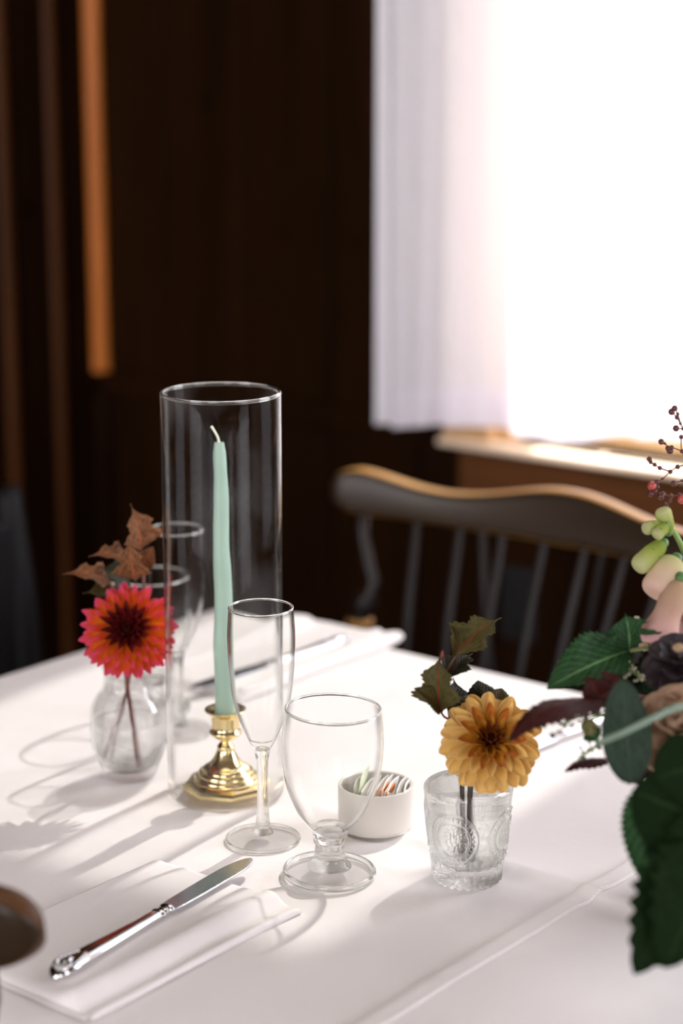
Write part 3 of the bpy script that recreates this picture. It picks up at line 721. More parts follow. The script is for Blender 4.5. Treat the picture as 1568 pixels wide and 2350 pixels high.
# ------------------------------------------------------------------ ramekin and sweetener packets
rq = on(862, 1896)
rk = thing('ramekin', 'small white ceramic ramekin filled with paper packets', 'ramekin', rq)
link('dish', lathe(smooth_prof([(0, .0006), (.0270, .0), (.0290, .0012), (.0302, .0040), (.0304, .020), (.0305, .0335), (.0299, .0352), (.0285, .0350), (.0276, .0335), (.0273, .020), (.0268, .0060), (0, .0050)], 5), 72), M['ceramic'], rk, auto=60)
rng = random.Random(3)
lab = {0: 'white paper sweetener packet tucked into the white ramekin', 1: 'tallest pale green paper packet at the back left of the ramekin', 2: 'white packet with an orange printed edge in the ramekin'}
def packet(px, py, yaw, lean, wd, ht, kind, first):
    r = thing('sweetener_packet', lab[kind], 'paper packet', (rq[0]+px, rq[1]+py, rq[2]+.0085), yaw, 'sweetener packets in the ramekin')
    r.rotation_euler = (lean, 0, yaw)
    v = []; f = []; nx, nz = 8, 10
    for s in (-1, 1):
        for j in range(nz+1):
            for i in range(nx+1):
                u = i/nx*2-1; t = j/nz*2-1; th = .0012*(1-u*u)*(1-t*t)+.00025
                v.append((u*wd/2, s*th+.0012*math.sin(u*2+t), ht/2+t*ht/2))
    o = (nx+1)*(nz+1)
    for j in range(nz):
        for i in range(nx): p = j*(nx+1)+i; f.append((p, p+1, p+nx+2, p+nx+1)); f.append((o+p, o+p+nx+1, o+p+nx+2, o+p+1))
    ed = [i for i in range(nx+1)]+[j*(nx+1)+nx for j in range(1, nz+1)]+[nz*(nx+1)+i for i in range(nx-1, -1, -1)]+[j*(nx+1) for j in range(nz-1, 0, -1)]
    for a, b in zip(ed, ed[1:]+ed[:1]): f.append((a, o+a, o+b, b))
    link('sachet', MB().add(v, f), M['papergreen'] if kind == 1 else M['paper'], r, auto=60)
    if kind == 2:
        link('printed_band', mbox(-wd/2-.0002, wd/2*.2, -.0011, .0011, ht-.006, ht-.001), M['paperprint'], r, smooth=False)
    return r
for k in range(11):
    t = (k-5)/5.0; off = t*.0195
    chord = 2*math.sqrt(max(.0262**2-(abs(off)+.003)**2, .0001))
    wd = min(.036, chord*.86); kind = 1 if k == 1 else (2 if k in (6, 8) else 0)
    ht = (.036 if k == 1 else .0265+.004*rng.random())
    d = Vector((math.cos(math.radians(22)), math.sin(math.radians(22)))) * off
    packet(d.x, d.y, math.radians(112)+.14*(rng.random()-.5), .16+.14*(rng.random()-.5), wd, ht, kind, k == 0)

# ------------------------------------------------------------------ flowers and leaves
def leaf_mb(base, tip, nrm, width, kind='lobed', arch=.0, fold=.25, seed=0, serr=.10, nteeth=11, curl=0, nt=34, nu=6, side=0):
    base, tip, nrm = Vector(base), Vector(tip), Vector(nrm)
    rg = random.Random(seed); a = tip-base; L_ = a.length; ad = a.normalized()
    nrm = (nrm-ad*nrm.dot(ad)).normalized(); s = ad.cross(nrm)
    def wd(t, sg):
        if kind == 'lobed':
            w_ = 1.0*math.exp(-((t-.30)/.17)**2)+.62*math.exp(-((t-.63)/.14)**2)+.16*(1-t)
            w_ *= min(1, t/.10)**.6*min(1, (1-t)/.10)**.8
        elif kind == 'round': w_ = math.sin(PI*min(1, max(0, t))**.85)**.62
        elif kind == 'ovate': w_ = math.sin(PI*t**.72)**.85
        elif kind == 'maple':
            w_ = 1.0*math.exp(-((t-.34)/.22)**2)+.60*math.exp(-((t-.74)/.12)**2)
            w_ *= min(1, t/.06)**.5*min(1, (1-t)/.08)
        else: w_ = math.sin(PI*t**.9)**1.1
        sw = (t*nteeth+(.3 if sg > 0 else 0)) % 1.0
        return max(w_, 0)*(1+serr*(sw-.5)*2*(1 if .04 < t < .97 else 0))
    v = []; uv = []; f = []
    if kind in ('lobed', 'maple', 'ovate') and serr > 0: nt = max(nt, nteeth*4)
    for j in range(nt+1):
        t = j/nt
        for i in range(-nu, nu+1):
            u = i/nu; x = u*wd(t, u)*width/2
            sweep = .0 if kind == 'round' else abs(u)*.05*L_
            p = base+a*t+ad*sweep*(1-t)+s*(x+side*4*t*(1-t))
            p += nrm*(arch*4*t*(1-t)+fold*abs(x)+curl*(u*u)*width*.3+.012*L_*math.sin(u*5+t*9+seed)*abs(u))
            v.append(p); uv.append(((u+1)/2, t))
    n = 2*nu+1
    for j in range(nt):
        for i in range(n-1): p = j*n+i; f.append((p, p+1, p+n+1, p+n))
    mb = MB().add(v, f); mb.uv = uv; return mb
def leaf(root, base, tip, nrm, width, mat, name='leaf', **k):
    mb = leaf_mb(base, tip, nrm, width, **k).shift(-root.location)
    return link(name, mb, M[mat], root, solid=.0004)
def stalk(root, pts, rad, mat, name='stem', n=10, k=6): return link(name, tube(spline([Vector(p)-root.location for p in pts], k), rad, n), M[mat], root)
toCam = -_F
def petal_mesh(Lp, wd, cup, bend, point=.5, nt=13, nu=4, roll=0):
    """petal along +z, facing +y; cup folds the sides forward, bend leans the tip back"""
    v = []; uv = []; f = []
    for j in range(nt+1):
        t = math.sin(PI/2*j/nt); th = bend*t
        zz = Lp*(math.sin(th)/bend if abs(bend) > 1e-3 else t); yy = -Lp*((1-math.cos(th))/bend if abs(bend) > 1e-3 else 0)
        wv = .34+.66*min(1, t/.6)**.9
        if t > .55: q = (t-.55)/.45; wv *= max(1-q**(2.2-.9*point), 0)**(.5+.32*point)
        wv = max(wv, .02)*wd/2
        for i in range(-nu, nu+1):
            u = i/nu; cc = max(cup+roll*(1-t), .05); ang = u*cc
            x = wv*math.sin(ang)/cc; y = wv*(1-math.cos(ang))/cc
            v.append((x, yy+y*math.cos(th), zz+y*math.sin(th))); uv.append(((u+1)/2, t))
    n = 2*nu+1
    for j in range(nt):
        for i in range(n-1): p = j*n+i; f.append((p, p+1, p+n+1, p+n))
    mb = MB().add(v, f); mb.uv = uv; return mb
def dahlia(root, center, axis, rings, eye, eye_r, eye_mat, seed=1):
    """rings: (count, angle from axis, length, width, cup, bend, material, point)"""
    rg = random.Random(seed); axis = Vector(axis).normalized()
    rot = axis.to_track_quat('Z', 'Y').to_matrix().to_4x4()
    base = Matrix.Translation(Vector(center)-root.location) @ rot
    for ri, (cnt, phi, Lp, wd, cup, bend, mat, pt) in enumerate(rings):
        proto = None
        for k in range(cnt):
            az = 2*PI*(k+(ri % 2)*.5)/cnt+.12*(rg.random()-.5); ph = math.radians(phi)+.10*(rg.random()-.5); s = 1+.10*(rg.random()-.5)
            # local petal: z along petal, +y = side facing the flower axis
            m = base @ Matrix.Rotation(az, 4, 'Z') @ Matrix.Rotation(ph, 4, 'X') @ Matrix.Translation((0, 0, .0035)) @ Matrix.Rotation(.22*(rg.random()-.5), 4, 'Z') @ Matrix.Scale(s, 4)
            if proto is None:
                proto = link('petal', petal_mesh(Lp, wd, cup, bend, pt, roll=.4), M[mat], root, solid=.0003); o = proto
            else:
                o = proto.copy(); COL.objects.link(o); o.parent = root
            o.matrix_local = m
    mbe = MB()
    for k in range(26):
        a = k*2.399; rr = eye_r*math.sqrt(k/26); z = eye+.004*(1-(k/26))
        mbe = ball((rr*math.cos(a), rr*math.sin(a), z), eye_r*.26, mbe, 6, (1, 1, 2.2))
    link('eye', lathe([(0, 0), (eye_r*.9, .002), (eye_r*1.05, eye*.7), (eye_r*.8, eye+.001), (0, eye+.003)], 20).add(mbe.v, mbe.f).xf(base), M[eye_mat], root)

# --- yellow dahlia vase
vq = on(1072, 2018)
VW = .0030
def vase_near():
    r = thing('bud_vase', 'pressed glass bud vase with medallions holding the yellow dahlia', 'vase', vq)
    nth, nz = 288, 110
    def rb(z):  # body radius
        return .0258+(.0338-.0258)*min(1, z/.073)
    meds = [math.radians(-90+39-20+k*90) for k in range(4)]
    # direction towards the camera in the vase's frame
    cdir = math.atan2(-vq[1], -vq[0])
    meds = [cdir-math.radians(22)+k*PI/2 for k in range(4)]
    def relief(th, z):
        h = 0
        if z < .026:
            k = 24; w_ = abs(math.sin(th*k/2)); h += (.0018*(w_**.6)-.0012)*min(1, (.026-z)/.004)
        for mth in meds:
            dth = (th-mth+PI) % (2*PI)-PI
            if abs(dth) > .9: continue
            x = dth*.0312; y = z-.0415; d = math.hypot(x, y*.97)
            for R0, s_, a_ in ((.0195, .0007, .0014), (.0136, .0008, .0016)): h += a_*math.exp(-((d-R0)/s_)**2)
            an = math.atan2(y, x)
            if .0145 < d < .0188: h += .0010*max(0, math.cos(an*26))**2*math.exp(-((d-.0166)/.0012)**2)
            if d < .0115: h += .0010*(math.sin(x*1500+2*math.sin(y*900))*math.sin(y*1300+1.5*math.sin(x*1100)))*(1-(d/.0115)**4)
        m0 = meds[0]+PI/4
        for q in range(4):
            dth = (th-m0-q*PI/2+PI) % (2*PI)-PI; x = dth*.032; y = z-.052
            dd = abs(x)+abs(y); h += .0006*math.exp(-((dd-.0052)/.0006)**2)
        return h
    v = []; f = []; rows = []
    zs = [0.0, .0008]+[.002+.0685*i/nz for i in range(nz+1)]
    for zi, z in enumerate(zs):
        row = []
        for k in range(nth):
            th = 2*PI*k/nth; rr = rb(z)+(relief(th, z) if z > .0015 else -.0012)
            zz = z+(.0022*(1-abs(math.sin(th*12))) if zi == 0 else (.0012*(1-abs(math.sin(th*12))) if zi == 1 else 0))
            row.append(len(v)); v.append((rr*math.cos(th), rr*math.sin(th), zz))
        rows.append(row)
    def ring(rr, z):
        row = []
        for k in range(nth): th = 2*PI*k/nth; row.append(len(v)); v.append((rr*math.cos(th), rr*math.sin(th), z))
        rows.append(row)
    up = smooth_prof([(.0338, .0715), (.0336, .0738), (.0318, .0760), (.0280, .0778), (.0200, .0806), (.0135, .0830), (.0114, .0850), (.0112, .0890), (.0124, .0915), (.0150, .0935), (.0154, .0955), (.0142, .0972), (.0110, .0972), (.0094, .0955), (.0088, .0890), (.0092, .0845), (.0140, .0805), (.0240, .0770), (.0295, .0745), (.0306, .0715)], 4)
    for q in up: ring(*q)
    for z in (.060, .050, .040, .030, .021): ring(rb(z)-VW, z)
    ring(.0236, .0165); ring(.0200, .0148)
    for a, b in zip(rows, rows[1:]):
        for k in range(nth): q = (k+1) % nth; f.append((a[k], a[q], b[q], b[k]))
    c0 = len(v); v.append((0, 0, .0016)); c1 = len(v); v.append((0, 0, .0146))
    for k in range(nth): q = (k+1) % nth; f.append((rows[0][q], rows[0][k], c0)); f.append((rows[-1][k], rows[-1][q], c1))
    link('body', MB().add(v, f), M['vase'], r)
    wl = .0575
    link('water', lathe([(0, .0144), (.0198, .0146), (.0237, .0164)]+[(rb(z)-VW+.0002, z) for z in (.021, .03, .04, .05, wl-.001)]+[(rb(wl)-VW-.001, wl), (0, wl)], 96), M['water'], r, auto=50)
    return r
vase_near()
vc = Vector(vq)
yd = thing('dahlia', 'yellow dahlia with a dark eye in the pressed glass vase', 'flower', (vq[0], vq[1], vq[2]+.017))
yc = D(1128, 1694, 1.405)
yax = (toCam*.80+_Z*.36+_R*-.02).normalized()
yc2 = yc-yax*.012
ST = 'ydahlia'
dahlia(yd, yc2, yax, [
    (13, 112, .0335, .0185, 1.05, .20, 'ydahlia', .05), (14, 98, .0342, .0180, 1.15, .18, 'ydahlia', .05), (14, 85, .0338, .0168, 1.2, .15, 'ydahlia', .1),
    (13, 72, .0325, .0155, 1.3, .12, 'ydahlia', .15), (12, 59, .0305, .0140, 1.35, .10, 'ydahlia', .3), (11, 48, .0285, .0122, 1.4, .06, 'ydahlia_mid', .5), (10, 38, .0262, .0104, 1.45, .0, 'ydahlia_mid', .6),
    (8, 28, .0232, .0084, 1.5, -.1, 'ydahlia_in', .8), (7, 18, .0200, .0066, 1.5, -.25, 'ydahlia_in', .9)],
    .0110, .0046, 'ycenter', 5)
stalk(yd, [vc+_Z*.017+_R*.0022+_F0*.004, vc+_Z*.045+_R*.0012, vc+_Z*.082+_R*.002, vc+_Z*.098+_R*.006+_F0*.004, yc2-yax*.014, yc2+yax*.004], [.0022, .0021, .0021, .0024, .0026, .0024], 'stem')
# a leaf showing behind the flower
leaf(yd, D(1120, 1660, 1.43), D(1098, 1562, 1.455), toCam*.6+_Z*.5, .030, 'lf_dark', kind='ovate', arch=.006, fold=-.3, seed=4)
leaf(yd, D(1130, 1660, 1.43), D(1152, 1580, 1.45), toCam*.6+_Z*.6, .022, 'lf_olive', kind='ovate', arch=.004, fold=.2, seed=5)
sp = thing('leaf_sprig', 'olive bronze leaf sprig rising left of the yellow dahlia', 'leaf sprig', (vq[0], vq[1], vq[2]+.018))
stalk(sp, [vc+_Z*.018-_R*.003, vc+_Z*.05-_R*.004, vc+_Z*.085-_R*.005, vc+_Z*.10-_R*.0060, D(1040, 1690, 1.435), D(1030, 1620, 1.435), D(1022, 1545, 1.43), D(1016, 1508, 1.43)], [.0019, .0019, .0018, .0016, .0013, .0013, .0012, .0014], 'stem')
stalk(sp, [D(1023, 1545, 1.43), D(1034, 1525, 1.43), D(1047, 1505, 1.43)], [.0010, .0009, .0008], 'stemred')
stalk(sp, [D(1031, 1650, 1.432), D(1020, 1645, 1.43), D(1010, 1630, 1.428)], [.0009, .0008, .0007], 'stemred')
tipm = lathe([(.0014, 0), (.0008, .003), (0, .006)], 8).shift(D(1016, 1508, 1.43)-sp.location)
link('cut_tip', tipm, M['berryred'], sp)
leaf(sp, D(1044, 1510, 1.43), D(1151, 1418, 1.445), toCam*.7-_R*.45+_Z*.35, .034, 'lf_olive', kind='lobed', arch=.006, fold=.35, seed=1, nteeth=13)
leaf(sp, D(1040, 1508, 1.43), D(1028, 1428, 1.44), toCam*.5+_R*.6, .030, 'lf_olive', kind='lobed', arch=.004, fold=.5, seed=2, nteeth=12)
leaf(sp, D(1014, 1640, 1.428), D(1012, 1494, 1.420), toCam*.85-_R*.45, .036, 'lf_olive', kind='lobed', arch=.005, fold=.25, seed=3, nteeth=14)
leaf(sp, D(1012, 1636, 1.428), D(951, 1580, 1.415), toCam*.6+_Z*.7, .020, 'lf_olive', kind='ovate', arch=.004, fold=.4, seed=6)
leaf(sp, D(1026, 1560, 1.43), D(1085, 1500, 1.45), toCam*.4+_Z*.8, .024, 'lf_dark', kind='lobed', arch=.004, fold=.4, seed=7)
leaf(sp, D(1029, 1640, 1.432), D(1040, 1555, 1.44), toCam*.7+_R*.6, .030, 'lf_dark', kind='lobed', arch=.004, fold=.3, seed=8)

# --- pink dahlia vase
pq = on(299, 1782)
def vase_far():
    r = thing('bud_vase', 'round-bellied clear bud vase holding the pink dahlia', 'vase', pq)
    o = smooth_prof([(.0200, .0), (.0226, .0016), (.0236, .006), (.0262, .014), (.0306, .024), (.0330, .036), (.0334, .050), (.0324, .062), (.0285, .071), (.0236, .0775), (.0214, .083), (.0208, .089), (.0214, .095), (.0222, .0985)], 5)
    n = 144; v = []; f = []; rows = []
    for rr, z in o:
        row = []
        for k in range(n):
            th = 2*PI*k/n; q = rr+(.0006*math.cos(th*48) if .004 < z < .020 else 0)+(.0004*math.sin(th*60+z*900) if .024 < z < .055 else 0)
            row.append(len(v)); v.append((q*math.cos(th), q*math.sin(th), z))
        rows.append(row)
    inn = [(.0216, .0992), (.0204, .0985)]+[(a-.0024, z) for a, z in reversed(o) if z > .012]+[(.018, .0085)]
    for rr, z in inn:
        row = []
        for k in range(n): th = 2*PI*k/n; row.append(len(v)); v.append((rr*math.cos(th), rr*math.sin(th), z))
        rows.append(row)
    for a, b in zip(rows, rows[1:]):
        for k in range(n): q = (k+1) % n; f.append((a[k], a[q], b[q], b[k]))
    f.append(tuple(reversed(rows[0]))); f.append(tuple(rows[-1]))
    link('body', MB().add(v, f), M['vase_clear'], r, auto=70)
    ii = [(a-.0022, z) for a, z in o if .012 < z < .050]
    link('water', lathe([(0, .0083), (.0182, .0085)]+ii+[(ii[-1][0]-.001, .0505), (0, .0505)], 72), M['water'], r, auto=50)
vase_far()
pv = Vector(pq)
pd = thing('dahlia', 'pink and orange dahlia with a crimson centre in the round vase', 'flower', (pq[0], pq[1], pq[2]+.012))
pc = D(292, 1442, 1.645); pax = (toCam*.86+_Z*.22).normalized(); pc2 = pc-pax*.010
dahlia(pd, pc2, pax, [
    (20, 104, .0375, .0112, .6, .15, 'pdahlia', .55), (20, 92, .0385, .0112, .65, .12, 'pdahlia', .55), (19, 80, .0378, .0105, .7, .10, 'pdahlia', .6), (18, 68, .0350, .0100, .8, .08, 'pdahlia', .6), (16, 56, .0315, .0092, .9, .05, 'pdahlia_mid', .7),
    (15, 45, .0275, .0080, 1.0, .0, 'pdahlia_in', .9), (13, 35, .0240, .0070, 1.1, -.1, 'pdahlia_in', 1.0), (10, 25, .0205, .0060, 1.1, -.15, 'pdahlia_in', 1.0), (7, 14, .0175, .0050, 1.2, -.2, 'pdahlia_in', 1.0)],
    .0105, .0045, 'ycenter', 9)
stalk(pd, [pv+_Z*.012+_R*.006, pv+_Z*.05+_R*.003, pv+_Z*.10-_R*.002, pc2-pax*.012, pc2+pax*.003], [.0018, .0018, .0018, .0022, .0022], 'stemred')
ps = thing('leaf_sprig', 'copper leaf sprig standing behind the pink dahlia', 'leaf sprig', (pq[0], pq[1], pq[2]+.012))
stalk(ps, [pv+_Z*.012-_R*.018, pv+_Z*.05-_R*.008, pv+_Z*.10+_R*.004, D(318, 1420, 1.68), D(330, 1340, 1.68), D(322, 1270, 1.68)], [.0016, .0016, .0015, .0014, .0013, .0012], 'stemred')
leaf(ps, D(322, 1268, 1.68), D(299, 1156, 1.67), toCam*.7+_R*.5, .036, 'lf_copper', kind='lobed', arch=.005, fold=.4, seed=11, nteeth=9)
leaf(ps, D(312, 1335, 1.67), D(297, 1228, 1.65), toCam*.9-_R*.1, .030, 'lf_copper', kind='lobed', arch=.006, fold=.35, seed=12, nteeth=9)
leaf(ps, D(300, 1290, 1.67), D(203, 1278, 1.655), toCam*.5+_Z*.8, .026, 'lf_copper', kind='lobed', arch=.006, fold=.3, seed=13, nteeth=9)
leaf(ps, D(326, 1300, 1.68), D(352, 1255, 1.67), toCam*.9, .018, 'lf_copper', kind='ovate', arch=.002, fold=.3, seed=14)
leaf(ps, D(262, 1345, 1.69), D(143, 1318, 1.67), toCam*.6+_Z*.7, .026, 'lf_copper', kind='lobed', arch=.008, fold=.3, seed=15, nteeth=9)
leaf(ps, D(280, 1370, 1.69), D(190, 1362, 1.67), toCam*.6+_Z*.7, .024, 'lf_olive', kind='lobed', arch=.004, fold=.3, seed=16)
leaf(ps, D(300, 1345, 1.69), D(225, 1300, 1.68), toCam*.6+_Z*.7, .030, 'lf_dark', kind='lobed', arch=.004, fold=.3, seed=17)
fl = MB()
for k in range(12): q = D(215+random.random()*70, 1312+random.random()*30, 1.685); fl = ball(q-ps.location, .0018, fl, 6)
link('floret_cluster', fl, M['floret'], ps)

# ------------------------------------------------------------------ centrepiece arrangement at the right
bq = Vector((-.612, 1.262, TZ+.0024))
bv = thing('flower_bowl', 'dark pottery vase carrying the large centrepiece at right', 'vase', bq)
link('body', lathe(smooth_prof([(0, .0), (.036, .0), (.040, .004), (.044, .03), (.047, .06), (.044, .09), (.041, .105), (.043, .112), (.040, .113), (.037, .105), (.039, .08), (.036, .02), (0, .012)], 5), 48), M['blackchair'], bv, auto=60)
mouth = bq+_Z*.10
def flower(name, label, cat, group=None): 
    k = random.random()*2*PI; rr = .010+.018*random.random()
    return thing(name, label, cat, (bq.x+rr*math.cos(k), bq.y+rr*math.sin(k), bq.z+.022), 0, group)
def feed(root, *pts): return [root.location, Vector((root.location.x, root.location.y, mouth.z+.012))+Vector((0, 0, .0))]+[Vector(p) for p in pts]
# foxglove
fx = flower('foxglove_stem', 'foxglove spike with green buds and pale pink bells', 'flower')
stalk(fx, feed(fx, D(1660, 1560, 1.43), D(1620, 1400, 1.43), D(1585, 1300, 1.43), D(1556, 1235, 1.425), D(1535, 1205, 1.42), D(1520, 1190, 1.42)), [.0028, .0028, .0027, .0026, .0024, .0020, .0016, .0012], 'stemgreen')
def bell(root, p0, p1, r0, r1, mat, lip=0, name='bell', closed=False):
    p0, p1 = Vector(p0), Vector(p1); ax = p1-p0; Lb = ax.length; n = 28
    if closed: pr = [(0, 0), (.55*r0, .04), (.85*r0, .18), (r0, .4), (.25*r0+.75*r1, .65), (r1, .82), (r1*.82, .94), (r1*.45, .99), (0, 1.0)]
    else: pr = [(0, 0), (.5*r0, .05), (.85*r0, .15), (r0, .32), (r0, .55), (r0*.4+.6*r1, .78), (r1, .92), (r1*(1+lip), 1.0), (r1*(1+lip)*.95, 1.005), (r1*.92, .93), (r0*.88, .7), (r0*.8, .35), (0, .25)]
    pr = [(a, z*Lb) for a, z in smooth_prof(pr, 4)]; pr[0] = (0, pr[0][1]); pr[-1] = (0, pr[-1][1])
    mb = lathe(pr, n)
    mb.uv = [(.5+.5*math.atan2(p.y, p.x)/PI, min(1, max(0, p.z/Lb))) for p in mb.v]
    if lip:
        for p in mb.v:
            t = p.z/Lb
            if t > .88: a_ = math.atan2(p.y, p.x); k = 1+.20*math.cos(a_*5)*(t-.88)/.12; p.x *= k; p.y *= k; p.z += .004*math.cos(a_*5)*(t-.88)/.12
    mb.xf(Matrix.Translation(p0-root.location) @ ax.to_track_quat('Z', 'Y').to_matrix().to_4x4())
    return link(name, mb, M[mat], root, auto=70)
def calyx(root, p, ax, r):
    mb = MB(); ax = Vector(ax).normalized(); q = ax.to_track_quat('Z', 'Y').to_matrix().to_4x4()
    for k in range(5):
        pm = petal_mesh(r*2.1, r*1.25, .6, -.25, .9, 6, 3); mb.add([q @ (Matrix.Rotation(2*PI*k/5, 4, 'Z') @ Matrix.Rotation(math.radians(38), 4, 'X') @ a) for a in pm.v], pm.f)
    mb = ball((0, 0, 0), r*.55, mb, 8)
    link('calyx', mb.shift(Vector(p)-root.location), M['calyx'], root, solid=.0006)
for p0, p1, ra_, rb_ in ((D(1535, 1222, 1.42), D(1520, 1166, 1.415), .0058, .0060), (D(1516, 1206, 1.412), D(1478, 1214, 1.405), .0050, .0048), (D(1530, 1205, 1.405), D(1504, 1232, 1.40), .0046, .0044), (D(1524, 1245, 1.41), D(1460, 1306, 1.402), .0070, .0074)):
    bell(fx, p0, p1, ra_, rb_, 'bud', name='bud', closed=True); calyx(fx, p0+(p1-p0)*.02, p1-p0, ra_*.95)
bell(fx, D(1552, 1282, 1.41), D(1502, 1368, 1.40), .0125, .0125, 'bell', closed=True); calyx(fx, D(1553, 1282, 1.408), -_R-_U*.9, .0076)
bell(fx, D(1562, 1330, 1.395), D(1506, 1478, 1.388), .0100, .0150, 'bellpink', lip=.35); calyx(fx, D(1562, 1326, 1.395), -_R*.3-_U, .0078)
bell(fx, D(1600, 1350, 1.43), D(1588, 1450, 1.42), .010, .0135, 'bellpink', lip=.3); calyx(fx, D(1602, 1345, 1.43), -_U, .0072)
leaf(fx, D(1575, 1300, 1.43), D(1562, 1395, 1.42), toCam+_R*.3, .022, 'lf_green', kind='ovate', seed=22)
# serrated green leaf pair
gl_ = flower('leaf_branch', 'fresh green serrated leaf branch reaching left from the centrepiece', 'leaf branch')
stalk(gl_, feed(gl_, D(1620, 1560, 1.40), D(1530, 1480, 1.40), D(1485, 1487, 1.39), D(1440, 1494, 1.38)), [.0016, .0016, .0015, .0014, .0013, .0012], 'stemgreen')
leaf(gl_, D(1448, 1492, 1.38), D(1256, 1580, 1.345), toCam*.5+_U*.45+_R*.1, .042, 'lf_green', kind='ovate', arch=.004, fold=.38, seed=31, nteeth=15, serr=.08)
leaf(gl_, D(1444, 1492, 1.38), D(1435, 1408, 1.375), toCam*.9+_R*.2, .044, 'lf_green', kind='maple', arch=.003, fold=.25, seed=32, nteeth=12, serr=.12)
leaf(gl_, D(1440, 1494, 1.385), D(1375, 1462, 1.385), toCam*.8+_U*.3, .030, 'lf_green', kind='ovate', arch=.004, fold=.3, seed=33, nteeth=9, serr=.12)
# maroon drooping leaf branch
mr = flower('leaf_branch', 'dark maroon drooping leaf branch crossing in front of the yellow dahlia', 'leaf branch')
stalk(mr, feed(mr, D(1600, 1640, 1.36), D(1480, 1600, 1.35), D(1390, 1590, 1.335)), [.0016, .0016, .0014, .0012, .0010], 'stemred')
def ribbon_leaf(root, pts, width, mat, seed, serr=.18, nrm=None, nteeth=16):
    P = spline(pts, 8); n_ = len(P); nu = 4; v = []; uv = []; f = []
    nrm = Vector(nrm or (toCam*.35+_U*.8))
    for j, p in enumerate(P):
        t = j/(n_-1); tg = (P[min(j+1, n_-1)]-P[max(j-1, 0)]).normalized(); nn = (nrm-tg*nrm.dot(tg)).normalized(); s = tg.cross(nn)
        w_ = math.sin(PI*min(1, t*.97+.03)**.75)**.9*(1+serr*(((t*nteeth) % 1)-.5)*2)
        for i in range(-nu, nu+1):
            u = i/nu; v.append(p+s*u*w_*width/2-nn*abs(u)*w_*width*.16-root.location); uv.append(((u+1)/2, t))
    m_ = 2*nu+1
    for j in range(n_-1):
        for i in range(m_-1): p = j*m_+i; f.append((p, p+1, p+m_+1, p+m_))
    mb = MB().add(v, f); mb.uv = uv; return link('leaf', mb, M[mat], root, solid=.0005)
ribbon_leaf(mr, [D(1392, 1600, 1.335), D(1340, 1606, 1.32), D(1290, 1612, 1.305), D(1240, 1634, 1.295), D(1200, 1662, 1.29), D(1166, 1704, 1.288)], .030, 'lf_maroon', 41)
leaf(mr, D(1365, 1625, 1.335), D(1425, 1545, 1.34), toCam*.8-_R*.3, .034, 'lf_maroon', kind='maple', arch=.003, fold=.3, seed=42)
leaf(mr, D(1380, 1600, 1.336), D(1352, 1555, 1.335), toCam*.6-_U*.3, .020, 'lf_maroon', kind='ovate', arch=.003, fold=.3, seed=43)
m2 = flower('leaf_branch', 'thin maroon leaf sprig pointing left below the eucalyptus leaf', 'leaf branch')
stalk(m2, feed(m2, D(1600, 1760, 1.34), D(1480, 1752, 1.335), D(1385, 1742, 1.33)), [.0014, .0014, .0012, .0010, .0009], 'stemred')
ribbon_leaf(m2, [D(1390, 1742, 1.33), D(1350, 1745, 1.325), D(1320, 1756, 1.32), D(1296, 1771, 1.318)], .012, 'lf_maroon', 44, serr=.3, nteeth=8)
ribbon_leaf(m2, [D(1395, 1748, 1.33), D(1370, 1752, 1.327), D(1345, 1758, 1.325), D(1336, 1756, 1.324)], .007, 'lf_maroon', 45, serr=.3, nteeth=6)
leaf(m2, D(1500, 1735, 1.338), D(1440, 1800, 1.325), toCam, .024, 'lf_maroon', kind='maple', seed=46)
leaf(m2, D(1520, 1750, 1.338), D(1470, 1762, 1.325), toCam+_U*.5, .020, 'lf_maroon', kind='maple', seed=47)
# eucalyptus
eu = flower('eucalyptus_branch', 'eucalyptus branch with large round grey-green leaves', 'leaf branch')
stalk(eu, feed(eu, D(1640, 1640, 1.29), D(1565, 1622, 1.27), D(1500, 1648, 1.262), D(1430, 1682, 1.258), D(1372, 1706, 1.255)), [.0022, .0023, .0024, .0024, .0023, .0022, .0021], 'stemeuc')
leaf(eu, D(1448, 1800, 1.275), D(1428, 1556, 1.285), toCam*.95-_R*.15, .0330, 'lf_euc', kind='round', arch=-.004, fold=.06, seed=51, serr=0, nteeth=1)
leaf(eu, D(1600, 1880, 1.205), D(1452, 1815, 1.215), toCam*.9+_U*.2, .055, 'lf_deep', kind='round', arch=.004, fold=.04, seed=52, serr=0, nteeth=1)
leaf(eu, D(1640, 1740, 1.20), D(1500, 1790, 1.21), toCam*.9+_U*.2, .044, 'lf_deep', kind='round', arch=.004, fold=.04, seed=53, serr=0, nteeth=1)
leaf(eu, D(1660, 1960, 1.19), D(1535, 1900, 1.20), toCam*.9+_U*.2, .046, 'lf_deep', kind='round', arch=.004, fold=.04, seed=58, serr=0, nteeth=1)
